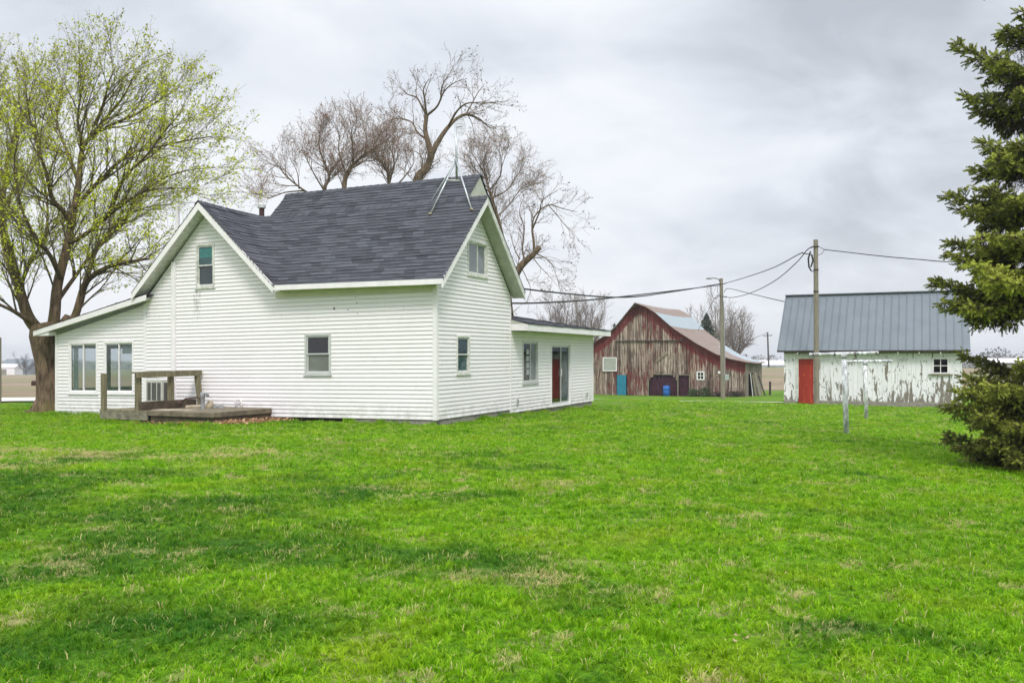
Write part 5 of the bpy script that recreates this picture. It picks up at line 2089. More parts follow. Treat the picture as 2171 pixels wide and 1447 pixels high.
Y3 = 238.0
b3 = at(1630, 776, Y3)
b3.z = gz(b3.x, b3.y)
p3 = thing('utility_pole', b3, 'distant roadside power pole with a crossarm on the skyline', 'utility pole', 'wooden utility poles')
mb = MB()
mb.tube([b3 - Vector((0, 0, .5)), at(1627.3, 704, Y3)], [0.26, 0.2], 8)
mb.build('shaft', M['wood_dark'], p3, origin=b3)
mb = MB()
a_, b_ = at(1618, 711.5, Y3 - .3), at(1637.5, 710.5, Y3 - .3)
mb.tube([a_, b_], 0.11, 6)
mb.build('crossarm', M['wood_dark'], p3, origin=b3)
wire([(1500, 742), (1560, 729), (1600, 716), (1627, 704.5)], 330.0, Y3, 0.06, 'far thin line running to the distant roadside pole')
Y4 = 33.0
b4 = at(-2, 862, Y4)
b4.z = gz(b4.x, b4.y)
wood_pole('utility_pole', b4, at(-2, 715, Y4), 0.085, 0.08, 'short wooden post at the left edge, beside the gravel lane', group='wooden utility poles')


def clothes_pole(base_px, top_px, bar, Y, label, lean=0.0):
    b = at(base_px[0], base_px[1], Y)
    b.z = gz(b.x, b.y)
    t = at(top_px[0], top_px[1], Y)
    th = thing('clothesline_pole', b, label, 'clothesline pole', 'white T-shaped clothesline poles')
    mb = MB()
    mb.tube([b - Vector((0, 0, .15)), b.lerp(t, .5), t], 0.060, 14)
    mb.build('post', M['pole_white'], th, origin=b, smooth=True)
    mb = MB()
    a_, c_ = at(bar[0], bar[1], Y), at(bar[2], bar[3], Y + 0.2)
    mb.tube([a_, c_], 0.041, 12)
    ca = mb.build('crossbar', M['pole_white'], th, origin=b, smooth=True)
    for k in (0.04, 0.35, 0.65, 0.96):
        q = a_.lerp(c_, k)
        mb = MB()
        mb.tube([q + Vector((0, -0.035, 0.0)), q + Vector((0, -0.07, 0.02)), q + Vector((0, -0.08, -0.03)), q + Vector((0, -0.05, -0.045))], 0.007, 5)
        mb.build('line_hook', M['rust_iron'], ca, origin=b)
    mb = MB()
    mb.tube([b.lerp(t, 0.94) + Vector((-0.0, -0.01, 0)), t + Vector((0, 0, 0.02))], [0.06, 0.066], 12)
    mb.build('tee_collar', M['pole_white'], th, origin=b, smooth=True)
    return th


clothes_pole((1795, 922), (1788.5, 750), (1716.5, 751.5, 1861, 747.5), 19.9, 'nearer white clothesline pole with a taller crossbar, in front of the shed')
clothes_pole((1837, 890), (1834, 766), (1784, 766, 1891, 765), 27.1, 'farther white clothesline pole standing behind the near one')
mb = MB()
for (a, b, c_) in (((1767, 752), (1779, 772), (1790, 778)), ((1813, 751), (1822, 778), (1833, 786))):
    mb.tube([at(a[0], a[1], 19.9), at(b[0], b[1], 22.5), at(c_[0], c_[1], 26.0)], 0.0035, 4)
o = mb.build('clothesline', M['wire'])
tag(o, 'thin slack wire hanging between the two white clothesline poles', 'clothesline')

# mailbox beyond the lane, half hidden by the maple
mp = at(83, 852, 34.2)
mp.z = gz(mp.x, mp.y)
mbx = thing('mailbox', mp, 'small dark mailbox on a post half hidden by the maple trunk', 'mailbox')
mb = MB()
mb.box((-0.05, -0.05, -0.1), (0.05, 0.05, 0.62))
mb.build('post', M['wood_old'], mbx)
mb = MB()
prof = [(-0.09, 0.0), (0.09, 0.0), (0.09, 0.11)] + [(0.09 * math.cos(a), 0.11 + 0.09 * math.sin(a)) for a in np.linspace(0.3, 2.84, 7)] + [(-0.09, 0.11)]
mb.prism([(-0.26, y, 0.62 + z) for y, z in prof], (0.5, 0, 0))
mb.build('box', M['rust_iron'], mbx)

# ------------------------------------------------------------------ trees


def wander(p, d, L, n, rnd, wig, up=0.0, gravity=0.0):
    pts = [p.copy()]
    d = d.normalized()
    for i in range(n):
        d = (d + Vector((rnd.gauss(0, wig), rnd.gauss(0, wig), rnd.gauss(0, wig) + up - gravity * (i / n)))).normalized()
        pts.append(pts[-1] + d * (L / n))
    return pts


def rot_about(d, ang, az):
    u = d.orthogonal().normalized()
    u = Quaternion(d, az) @ u
    return Quaternion(u, ang) @ d


def branch_out(tb, tips, pts, rad, lvl, P, rnd):
    """children along a limb; the last level leaves twig tips"""
    n = len(pts) - 1
    L = sum((pts[i + 1] - pts[i]).length for i in range(n))
    kids = P['kids'][lvl]
    k0 = P.get('start', [0.25] * 9)[lvl]
    cnt = max(2, int(kids * L)) if kids < 0.999 or P.get('per_m') else int(kids)
    for k in range(cnt):
        t = k0 + (1 - k0) * (k + rnd.random()) / cnt
        f = t * n
        i = min(n - 1, int(f))
        p = pts[i].lerp(pts[i + 1], f - i)
        d = (pts[i + 1] - pts[i]).normalized()
        az = rnd.uniform(0, 6.28) if k % 2 else rnd.uniform(0, 6.28)
        a = R(rnd.uniform(*P['ang'][lvl]))
        nd = rot_about(d, a, az)
        nd = (nd + Vector((0, 0, P['up'][lvl])) + Vector(P.get('wind', (0, 0, 0)))).normalized()
        ln = P['len'][lvl] * rnd.uniform(0.6, 1.25) * (1.15 - 0.5 * t)
        r = max(P['rmin'], min(rad[i] * 0.65, P['rad'][lvl]) * (1.1 - 0.5 * t))
        m = P['seg'][lvl]
        q = wander(p, nd, ln, m, rnd, P['wig'], P.get('lift', 0.02))
        rr = [max(P['rmin'] * 0.6, r * (1 - 0.75 * j / m)) for j in range(m + 1)]
        tb.tube(q, rr, 6 if lvl == 0 else (4 if lvl == 1 else 3), caps=False)
        if lvl + 1 < len(P['kids']):
            branch_out(tb, tips, q, rr, lvl + 1, P, rnd)
        else:
            tips.append(q)
    return


def foliage(tips, per, s, rnd, mb, spread=0.06, tone=None, frac=0.45):
    for q in tips:
        for k in range(per):
            if rnd.random() > 0.9:
                continue
            t = frac + (1 - frac) * rnd.random()
            f = t * (len(q) - 1)
            i = min(len(q) - 2, int(f))
            c = q[i].lerp(q[i + 1], f - i) + Vector((rnd.gauss(0, spread), rnd.gauss(0, spread), rnd.gauss(0, spread)))
            a = rnd.random() if tone is None else tone(c, rnd)
            leaf_quad(mb, c, s * rnd.uniform(0.5, 1.35), rnd, max(0.001, min(1, a)))


def top_fix(y, k):
    return y if (not k or y > 330) else 330 - (330 - y) * k


def limb(tb, pix, Y0, r0, r1, sides=9, squeeze=None):
    """a limb drawn from measured points: (px, py, depth offset)"""
    pts = smooth_poly([at(p[0], top_fix(p[1], squeeze), Y0 + (p[2] if len(p) > 2 else 0)) for p in pix], 4)
    n = len(pts) - 1
    rad = [r0 + (r1 - r0) * (i / n) ** 0.8 for i in range(n + 1)]
    tb.tube(pts, rad, sides, caps=True)
    return pts, rad


# ---- big maple at the left
YM = 27.3
mbase = at(104, 876, YM)
mbase.z = gz(mbase.x, mbase.y)
maple = thing('maple_tree', mbase, 'large multi-stemmed maple in yellow green spring leaf left of the house', 'tree')
rnd = random.Random(71)
tr = MB()
trunk_pts = [at(108, 892, YM), at(106, 868, YM), at(107, 840, YM), at(106, 800, YM), at(104, 765, YM), at(101, 735, YM), at(96, 708, YM), at(90, 688, YM)]
tr.tube(trunk_pts, [0.60, 0.46, 0.40, 0.385, 0.40, 0.45, 0.46, 0.36], 16)
tr.tube([at(128, 760, YM + .3), at(134, 715, YM + .35), at(140, 690, YM + .4), at(150, 672, YM + .4)], [0.24, 0.27, 0.25, 0.19], 12)
for k in range(7):
    a = k * 0.9 + 0.3
    b = at(107, 850, YM)
    e = Vector((mbase.x + math.cos(a) * 0.85, mbase.y + math.sin(a) * 0.7, mbase.z - 0.06))
    tr.tube([b + Vector((math.cos(a) * 0.25, math.sin(a) * 0.2, 0)), b.lerp(e, 0.6) + Vector((0, 0, -0.12)), e], [0.2, 0.15, 0.07], 8)
LIMBS = [
    ([(94, 712), (63, 677, -.2), (45, 625, -.4), (22, 540, -.8), (2, 470, -1.1), (-22, 380, -1.3), (-40, 280, -1.5), (-45, 180, -1.6)], 0.36, 0.05),
    ([(45, 625, -.4), (14, 540, 0), (4, 450, .3), (10, 387, .6), (19, 310, .9), (39, 242, 1.2), (60, 165, 1.4), (70, 90, 1.5)], 0.20, 0.025),
    ([(108, 720, .1), (116, 668, .1), (122, 605, .2), (140, 532, .4), (155, 460, .6), (167, 387, .8), (174, 314, .9), (194, 266, 1.0), (227, 205, 1.1), (262, 140, 1.2), (285, 70, 1.3)], 0.33, 0.03),
    ([(140, 690, .4), (160, 668, .5), (179, 605, .6), (203, 580, .2), (242, 561, -.3), (285, 553, -.8), (318, 548, -1.2)], 0.25, 0.05),
    ([(178, 610, .6), (190, 570, 1.0), (203, 532, 1.3), (232, 500, 1.5), (261, 474, 1.6), (290, 421, 1.8), (339, 382, 2.0), (395, 362, 2.2), (455, 354, 2.3)], 0.16, 0.02),
    ([(152, 480, .5), (136, 450, .1), (111, 421, -.4), (97, 363, -.9), (77, 290, -1.3), (62, 200, -1.6), (55, 110, -1.8)], 0.17, 0.02),
    ([(158, 440, .6), (190, 405, .6), (218, 377, .5), (271, 329, .3), (339, 300, 0), (400, 280, -.3), (450, 268, -.5)], 0.15, 0.02),
    ([(150, 515, .4), (190, 490, -.2), (227, 460, -.7), (280, 420, -1.1), (330, 400, -1.4), (420, 400, -1.6)], 0.13, 0.02),
    ([(167, 387, .8), (150, 340, 1.4), (135, 290, 1.8), (121, 218, 2.2), (128, 145, 2.4), (135, 80, 2.6)], 0.12, 0.02),
    ([(174, 314, .9), (170, 260, .3), (165, 210, 0), (172, 130, -.3), (180, 70, -.5)], 0.11, 0.02),
    ([(192, 270, 1.0), (240, 228, 1.4), (290, 196, 1.7), (340, 150, 2.0), (378, 112, 2.2)], 0.11, 0.02),
    ([(227, 460, -.7), (262, 380, -1.5), (310, 330, -2.2), (350, 250, -2.7), (390, 180, -3.0)], 0.10, 0.02),
    ([(128, 590, .2), (105, 540, -.8), (75, 500, -1.6), (45, 440, -2.2), (30, 350, -2.6), (40, 270, -3)], 0.13, 0.02),
    ([(75, 690, -.1), (30, 660, -1.0), (-10, 640, -1.7), (-60, 600, -2.2)], 0.14, 0.03),
    ([(120, 640, .2), (160, 585, 1.2), (200, 530, 2.2), (250, 470, 3.0), (310, 440, 3.6), (400, 430, 4.0)], 0.13, 0.02),
    ([(42, 610, -.42), (62, 560, .1), (95, 500, 1.0), (100, 420, 2.0), (80, 330, 2.8), (90, 230, 3.3)], 0.12, 0.02),
    ([(203, 232, 1.0), (222, 150, .4), (232, 90, .1), (246, 45, 0)], 0.09, 0.015),
    ([(10, 390, .6), (-20, 300, 1.2), (-10, 200, 1.6), (10, 110, 1.8)], 0.12, 0.02),
]
PM = dict(kids=[3.5, 4.8, 6.4], per_m=True, start=[0.16, 0.15, 0.15], ang=[(16, 42), (16, 40), (15, 42)], up=[0.12, 0.08, 0.06], len=[1.85, 1.0, 0.45],
          rad=[0.034, 0.013, 0.007], rmin=0.0048, seg=[6, 4, 2], wig=0.075, lift=0.02, wind=(0.02, 0, 0))
tb = MB()
tips = []
for pix, r0, r1 in LIMBS:
    pts, rad = limb(tr, pix, YM, r0 * 0.60, r1 * 0.6, squeeze=0.66)
    branch_out(tb, tips, pts, rad, 0, PM, rnd)
tr.build('trunk', M['bark'], maple, origin=mbase, smooth=True)
tb.build('twigs', M['twig_olive'], maple, origin=mbase)
lf = MB()


def maple_tone(c, rnd):
    # lower leaves are further out than the topmost ones, which are still in bud
    h = (c.z - 2.0) / 10.0
    return rnd.gauss(0.88 - 0.5 * h, 0.2)


keep = [q for q in tips if rnd.random() < 0.8]
foliage(keep, 6, 0.041, rnd, lf, 0.06, maple_tone)
lf.build('crown', M['leaf_spring'], maple, origin=mbase)
print('maple tips', len(tips))


# ---- bare trees behind the house
def traced_tree(name, base_px, Y, limbs, P, seed, label, budmat, bud_s, bud_n, barkm='bark_tan', twigm='twig', group='bare trees behind the house', keepf=0.8):
    rnd = random.Random(seed)
    b = at(base_px, 800, Y)
    b.z = gz(b.x, b.y)
    t = thing(name, b, label, 'tree', group)
    tr, tb, tips = MB(), MB(), []
    for pix, r0, r1 in limbs:
        pts, rad = limb(tr, pix, Y, r0 * (0.50 if r0 < 0.2 else 0.62), r1 * 0.5, squeeze=0.90)
        if P:
            branch_out(tb, tips, pts, rad, 0, P, rnd)
    tr.build('trunk', M[barkm], t, origin=b, smooth=True)
    tb.build('twigs', M[twigm], t, origin=b)
    if bud_n:
        lf = MB()
        foliage([q for q in tips if rnd.random() < keepf], bud_n, bud_s, rnd, lf, 0.05)
        lf.build('crown', M[budmat], t, origin=b)
    print(name, len(tips))
    return t


PB = dict(kids=[2.8, 4.4, 6.0], per_m=True, start=[0.3, 0.2, 0.1], ang=[(20, 52), (20, 50), (20, 55)], up=[0.10, 0.06, 0.02], len=[1.7, 0.85, 0.42], rad=[0.034, 0.015, 0.009],
          rmin=0.0068, seg=[6, 4, 3], wig=0.10, lift=0.02)
zz = lambda *P_: [(520 + p[0] / 2.63, 100 + p[1] / 2.63) + tuple(p[2:]) for p in P_]
traced_tree('bare_tree', 880, 40.0, [
    (zz((900, 1500), (930, 1000), (960, 740), (1008, 680), (1040, 595)), 0.42, 0.30),
    (zz((1040, 600), (1018, 520, .2), (1003, 440, .3), (1012, 355, .4)), 0.25, 0.17),
    (zz((1012, 360, .4), (985, 300, .5), (955, 245, .8), (905, 225, 1.0), (875, 190, 1.2)), 0.13, 0.03),
    (zz((1010, 350, .4), (1000, 260, .2), (995, 190, 0), (1025, 130, -.2)), 0.12, 0.025),
    (zz((1014, 355, .4), (1070, 300, -.2), (1105, 215, -.6), (1150, 165, -.9), (1215, 130, -1.1)), 0.12, 0.025),
    (zz((1090, 260, -.4), (1100, 170, -.1), (1130, 110, .2), (1163, 60, .4)), 0.07, 0.02),
    (zz((1035, 600), (1085, 500, .4), (1130, 430, .7), (1180, 375, 1.0), (1230, 350, 1.1), (1300, 375, 1.3), (1350, 420, 1.4), (1390, 440, 1.5)), 0.22, 0.03),
    (zz((1130, 430, .7), (1180, 330, .2), (1240, 280, -.2), (1330, 280, -.6), (1430, 270, -.9)), 0.12, 0.025),
    (zz((1230, 350, 1.1), (1270, 270, 1.6), (1300, 210, 1.9), (1335, 160, 2.1)), 0.08, 0.02),
    (zz((1003, 500, .3), (960, 460, .9), (930, 400, 1.3), (870, 375, 1.6), (810, 385, 1.8), (765, 410, 2.0)), 0.10, 0.02),
    (zz((870, 375, 1.6), (830, 330, 1.7), (800, 290, 1.8), (830, 230, 1.9)), 0.05, 0.015),
    (zz((985, 700), (985, 620, .5), (950, 580, .8), (890, 570, 1.0)), 0.09, 0.02),
    (zz((1240, 350, 1.1), (1262, 400, 1.2), (1275, 460, 1.2), (1280, 520, 1.2)), 0.045, 0.012),
], dict(PB, len=[1.25, 0.7, 0.36]), 81, 'tall bare tree with a forked tan trunk rising above the middle of the roof', 'bud_dark', 0.045, 2, keepf=0.45)
PR = dict(PB, kids=[3.8, 5.0, 6.4], len=[1.6, 0.9, 0.45])
traced_tree('bare_tree', 700, 43.0, [
    (zz((545, 1500), (550, 1000), (552, 780), (575, 690), (640, 620), (700, 570), (745, 540)), 0.30, 0.04),
    (zz((565, 720), (540, 640, .5), (520, 560, .8), (525, 480, 1.0), (510, 420, 1.2)), 0.12, 0.02),
    (zz((600, 660), (600, 560, -.5), (590, 470, -.8), (610, 400, -1)), 0.10, 0.02),
    (zz((660, 600), (680, 520, .5), (660, 430, .8)), 0.08, 0.02),
    (zz((560, 1300), (480, 900, .3), (440, 800, .5), (468, 725, .6), (440, 640, .8), (410, 540, 1.0), (420, 460, 1.1)), 0.22, 0.02),
    (zz((440, 800, .5), (380, 700, .0), (340, 620, -.3), (310, 560, -.5)), 0.09, 0.02),
    (zz((455, 745, .6), (500, 660, 1.2), (560, 600, 1.6)), 0.07, 0.02),
    (zz((440, 860, .4), (330, 800, -.5), (230, 720, -1), (180, 660, -1.3), (120, 700, -1.5)), 0.13, 0.02),
    (zz((330, 800, -.5), (220, 810, -.3), (120, 840, 0), (60, 790, .2)), 0.09, 0.015),
    (zz((300, 790, -.6), (290, 700, -.9), (250, 620, -1.0)), 0.07, 0.015),
], PR, 82, 'wide bare tree with red brown buds behind the left end of the roof', 'bud', 0.034, 4)
traced_tree('bare_tree', 830, 46.0, [
    (zz((830, 1500), (820, 900), (800, 750), (785, 680), (730, 600), (700, 560)), 0.22, 0.03),
    (zz((800, 750), (830, 660, .5), (820, 560, .8), (850, 480, 1.0)), 0.14, 0.02),
    (zz((790, 690), (770, 600, -.4), (790, 500, -.7), (780, 420, -.9)), 0.09, 0.02),
    (zz((815, 800), (890, 720, .6), (940, 640, 1.0), (930, 560, 1.2)), 0.11, 0.02),
], PR, 83, 'slim bare tree with reddish buds filling the gap beside the forked trunk', 'bud', 0.034, 4)
traced_tree('bare_tree', 1085, 44.0, [
    (zz((1480, 1500), (1440, 1100), (1380, 860), (1350, 760), (1330, 650), (1350, 580)), 0.24, 0.02),
    (zz((1370, 842), (1440, 810, .5), (1490, 760, .9), (1530, 700, 1.1), (1590, 720, 1.3)), 0.10, 0.015),
    (zz((1360, 800), (1420, 720, -.5), (1430, 640, -.8), (1420, 590, -1)), 0.09, 0.015),
    (zz((1345, 740), (1280, 680, .3), (1250, 620, .6)), 0.08, 0.015),
    (zz((1400, 950), (1470, 880, .8), (1530, 800, 1.2), (1580, 770, 1.4)), 0.09, 0.015),
    (zz((1440, 1100), (1420, 980, .8), (1400, 900, 1.0)), 0.08, 0.02),
], PR, 84, 'bare tree with reddish buds seen past the right gable peak', 'bud', 0.034, 4)
traced_tree('bare_tree', 1100, 39.0, [
    (zz((1420, 1600), (1460, 1380), (1520, 1245), (1560, 1195), (1600, 1160), (1643, 1112)), 0.36, 0.22),
    (zz((1612, 1150), (1608, 1080), (1600, 1010, .1), (1615, 940, .3), (1690, 880, .6), (1770, 900, .8), (1850, 918, 1.0)), 0.14, 0.02),
    (zz((1602, 1010, .1), (1640, 920, -.4), (1660, 850, -.7), (1740, 800, -1)), 0.09, 0.02),
    (zz((1560, 1195), (1545, 1120, .3), (1555, 1010, .5), (1530, 930, .7), (1540, 860, .8)), 0.10, 0.02),
    (zz((1690, 880, .6), (1750, 950, .4), (1790, 1000, .3), (1830, 1045, .2)), 0.05, 0.012),
    (zz((1620, 1150), (1680, 1180, .4), (1720, 1230, .5), (1750, 1330, .6)), 0.06, 0.012),
    (zz((1600, 1165), (1640, 1220, -.3), (1690, 1270, -.5), (1740, 1330, -.6)), 0.05, 0.012),
    (zz((1540, 1230), (1570, 1290, -.3), (1590, 1350, -.4), (1570, 1420, -.5)), 0.05, 0.012),
    (zz((1530, 1180), (1500, 1120, .4), (1480, 1040, .6)), 0.07, 0.015),
], dict(PB, len=[1.25, 0.7, 0.38]), 85, 'bare tree with a thick sawn-off limb stub right of the house gable', 'bud_dark', 0.045, 2, keepf=0.4)


# ---- far trees and distant things
def far_tree(px, py_top, Y, width, seed, label, group, mat='far_twig', kind='bare', crown_lo=0.3):
    rnd = random.Random(seed)
    X = (px - CX) / F * Y
    b = Vector((X, Y, gz(X, Y)))
    H = ZC + (HY - py_top) / F * Y - b.z
    t = thing('bare_tree' if kind == 'bare' else 'conifer_tree', b, label, 'tree', group)
    tr, tb, tips = MB(), MB(), []
    if kind == 'bare':
        P = dict(kids=[9, 7, 5], start=[0.15, 0.2, 0.2], ang=[(18, 48), (20, 50), (20, 55)], up=[0.15, 0.12, 0.1], len=[H * 0.33, H * 0.17, H * 0.085], rad=[H * 0.010, H * 0.0055, H * 0.003], rmin=H * 0.0018, seg=[5, 3, 2], wig=0.10, lift=0.04)
        tr.tube([(0, 0, -0.2), (0, 0, H * crown_lo)], [H * 0.028, H * 0.022], 8)
        for k in range(6):
            a = k * 1.05 + rnd.uniform(-.3, .3)
            sp = rnd.uniform(0.12, 1.0) * width / 2
            e = Vector((math.cos(a) * sp, math.sin(a) * sp, H * rnd.uniform(0.72, 0.97)))
            st = Vector((0, 0, H * rnd.uniform(crown_lo * 0.5, crown_lo)))
            mid = st.lerp(e, 0.5) + Vector((math.cos(a) * sp * 0.15, math.sin(a) * sp * 0.15, -H * 0.03))
            pts = smooth_poly([st, st.lerp(mid, .5), mid, e], 3)
            rad = [H * (0.017 - 0.013 * i / (len(pts) - 1)) for i in range(len(pts))]
            tr.tube(pts, rad, 6)
            branch_out(tb, tips, pts, rad, 0, P, rnd)
        tr.build('trunk', M[mat], t)
        tb.build('crown', M[mat], t)
    else:
        tr.tube([(0, 0, -0.2), (0, 0, H)], [H * 0.02, H * 0.004], 6)
        tr.build('trunk', M['bark_dark'], t)
        for i in range(2600):
            z = rnd.random() ** 0.8
            rr = width / 2 * min(1, (1 - z) * 1.6 + 0.06) * (0.55 + 0.45 * math.sin(z * 40) ** 2)
            a, q = rnd.uniform(0, 6.28), math.sqrt(rnd.random())
            if rnd.random() < 0.25 and math.sin(a * 3 + z * 9) > 0.4:
                continue
            leaf_quad(tb, (math.cos(a) * rr * q, math.sin(a) * rr * q, H * (0.08 + 0.92 * z) - q * 0.3), H * 0.022 * rnd.uniform(.6, 1.5), rnd, rnd.random())
        tb.build('crown', M['conifer'], t)
    return t


G2 = 'trees standing beyond the barn'
far_tree(1190, 640, 118, 6.0, 91, 'bare tree over the annex roof, left of its taller neighbour', G2)
far_tree(1235, 634, 114, 8.5, 92, 'taller bare tree directly over the annex roof', G2)
far_tree(1520, 650, 125, 9.0, 93, 'broad bare tree behind the dark conifer beside the lamp pole', G2)
far_tree(1563, 668, 120, 7.5, 94, 'bare tree with leaning limbs right of the lamp pole', G2)
far_tree(1498, 664, 108, 5.5, 95, 'dark evergreen above the barn roof beside the lamp pole', G2, kind='conifer')
far_tree(1303, 686, 125, 3.6, 96, 'dark evergreen top peeking over the left barn roof', G2, kind='conifer')
far_tree(1318, 682, 128, 4.5, 97, 'second evergreen top touching the left barn roof', G2, kind='conifer')
far_tree(55, 752, 330, 9.0, 98, 'lone hazy bare tree far across the left field', 'far hazy trees', mat='bark_dark', crown_lo=0.25)


def treeline(name, segs, seed, label):
    rnd = random.Random(seed)
    mb = MB()
    for (px0, px1, y_top, Y, jit) in segs:
        x0, x1 = (px0 - CX) / F * Y, (px1 - CX) / F * Y
        x = x0
        while x < x1:
            h = (ZC + (HY - y_top) / F * Y) - gz(x, Y)
            h *= rnd.uniform(1 - jit, 1 + jit * 0.6)
            w = h * rnd.uniform(0.5, 0.9)
            yy = Y + rnd.uniform(-8, 8)
            zb = gz(x, yy)
            for i in range(230):
                a, q = rnd.uniform(0, 6.28), math.sqrt(rnd.random())
                z = rnd.random()
                sh = math.sqrt(max(0.05, 1 - (2 * z - 0.9) ** 2 * 0.8))
                leaf_quad(mb, (x + math.cos(a) * q * w * sh, yy + math.sin(a) * q * w * sh, zb + h * z), h * 0.05 * rnd.uniform(.5, 1.5), rnd, rnd.random())
            x += w * rnd.uniform(0.5, 1.2)
    o = mb.build(name, M['bud_dark'])
    tag(o, label, kind='stuff')


treeline('far_treeline', [(-60, 130, 772, 420, 0.35), (1560, 1760, 752, 470, 0.4), (1980, 2300, 742, 470, 0.35), (1560, 2300, 757, 560, 0.3), (-300, 2300, 764, 900, 0.4), (-3000, -300, 760, 900, 0.4), (2300, 5000, 760, 900, 0.4)], 5, 'hazy far line of woods closing the horizon')


def far_shed(px, py_b, Y, w, d, h, rh, wallm, roofm, label, rz=0.1):
    X = (px - CX) / F * Y
    b = Vector((X, Y, gz(X, Y)))
    t = thing('farm_shed', b, label, 'farm building', 'far farm buildings', rz)
    mb = MB()
    mb.box((-w / 2, -d / 2, -0.5), (w / 2, d / 2, h))
    mb.build('wall', M[wallm], t)
    mb = MB()
    mb.prism([(-w / 2 - .3, -d / 2 - .3, h), (-w / 2 - .3, d / 2 + .3, h), (-w / 2 - .3, 0, h + rh)], (w + .6, 0, 0))
    mb.build('roof', M[roofm], t)
    mb = MB()
    mb.box((-w * .15, -d / 2 - .06, 0), (w * .15, -d / 2 - .01, h * .75))
    mb.build('door', M['wood_grey'], t)


far_shed(16, 792, 380, 9, 8, 3.2, 1.4, 'white', 'white', 'tiny white farm building far across the left field')
far_shed(1628, 772, 420, 16, 9, 3.4, 2.2, 'galv', 'white', 'far farm shed with a pale roof behind the roadside pole')
far_shed(2128, 760, 300, 15, 9, 2.6, 1.5, 'wood_dark', 'white', 'far shed with a pale roof seen through the spruce gap')
far_shed(45, 786, 400, 12, 9, 4.0, 3.0, 'metal_roof', 'metal_roof', 'grey blue hip of a farm building beside the hazy left tree')

# ---- spruce at the right
YS = 13.6
sb = at(2206, 985, YS)
sb.z = gz(sb.x, sb.y)
spruce = thing('spruce_tree', sb, 'tall dark spruce with drooping needled boughs at the right edge', 'tree')
rnd = random.Random(55)
tr = MB()
tr.tube([(sb.x, sb.y, sb.z - .2), (sb.x + .03, sb.y, sb.z + 3), (sb.x - .02, sb.y, sb.z + 7), (sb.x, sb.y, sb.z + 11)], [0.20, 0.16, 0.10, 0.02], 10)
nd, od = MB(), MB()


def shoot(mb, p, d, L, rnd, tone, n=18, nl=0.036, w=0.0095):
    """one finger-like shoot bristling with needles"""
    d = d.normalized()
    u = d.orthogonal().normalized()
    v = d.cross(u)
    vs, fs, at_ = [], [], []
    for i in range(n):
        t = (i + rnd.random()) / n
        a = i * 2.4 + rnd.uniform(-.4, .4)
        o = p + d * (L * t)
        side = u * math.cos(a) + v * math.sin(a)
        ln = nl * (1.15 - 0.5 * t) * rnd.uniform(.8, 1.2)
        e = o + (side * 0.72 + d * 0.7).normalized() * ln
        q = side.cross(d) * w
        k = len(vs)
        vs += [o - q, o + q, e + q * 0.35, e - q * 0.35]
        fs.append((k, k + 1, k + 2, k + 3))
        tt = max(0.001, min(1, tone + rnd.gauss(0, 0.10)))
        at_ += [tt] * 4
    mb.add(vs, fs, None, at_)


def bough(start, tip, rnd, up=0.15, width=0.55, tone=0.45, inner=0.35, dens=1.0):
    start, tip = Vector(start), Vector(tip)
    L = (tip - start).length
    mid = start.lerp(tip, 0.55) - Vector((0, 0, L * up))
    pts = smooth_poly([start, start.lerp(mid, .55) - Vector((0, 0, L * .02)), mid, tip], 4)
    n = len(pts) - 1
    tr.tube(pts, [0.028 * (1 - .85 * i / n) + .004 for i in range(n + 1)], 5)
    m = max(6, int(L / 0.058 * dens))
    for k in range(m):
        t = inner + (1 - inner) * (k + rnd.random()) / m
        f = t * n
        i = min(n - 1, int(f))
        p = pts[i].lerp(pts[i + 1], f - i)
        d = (pts[i + 1] - pts[i]).normalized()
        s = d.cross(Vector((0, 0, 1)))
        if s.length < 0.05:
            s = Vector((1, 0, 0))
        s.normalize()
        for sg in (-1, 1):
            ln = width * 1.15 * (1.12 - t) * rnd.uniform(0.5, 1.1) * min(1.0, L) + 0.06
            dd = (d * 0.75 + s * sg * rnd.uniform(.5, 1.0) + Vector((0, 0, rnd.uniform(-.75, .25)))).normalized()
            q = wander(p, dd, ln, 3, rnd, 0.10, 0.0, 0.12)
            tr.tube(q, [.006, .005, .004, .003], 3, caps=False)
            c = max(2, int(ln / 0.05))
            for j in range(c):
                tt = (j + rnd.random()) / c
                ff = tt * 3
                ii = min(2, int(ff))
                b = q[ii].lerp(q[ii + 1], ff - ii)
                bd = (q[ii + 1] - q[ii]).normalized()
                sd = rot_about(bd, R(rnd.uniform(25, 60)), rnd.uniform(0, 6.28))
                sd = (sd + Vector((0, 0, 0.18))).normalized()
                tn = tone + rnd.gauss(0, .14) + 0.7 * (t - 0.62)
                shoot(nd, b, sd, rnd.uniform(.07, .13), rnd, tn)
            shoot(nd, q[-1] - dd * .03, (q[-1] - q[-2]), rnd.uniform(.08, .13), rnd, tone + .15 + rnd.gauss(0, .1))
            # the bare, dead inner part of the side shoots
            if t < inner + 0.35:
                for j in range(6):
                    shoot(od, p + Vector((rnd.gauss(0, .06), rnd.gauss(0, .06), rnd.uniform(-.2, 0))), Vector((rnd.gauss(0, .4), rnd.gauss(0, .4), -1)), rnd.uniform(.08, .2), rnd, rnd.random(), 7, .022, .005)
    shoot(nd, pts[-1], pts[-1] - pts[-2], .13, rnd, tone + .3)


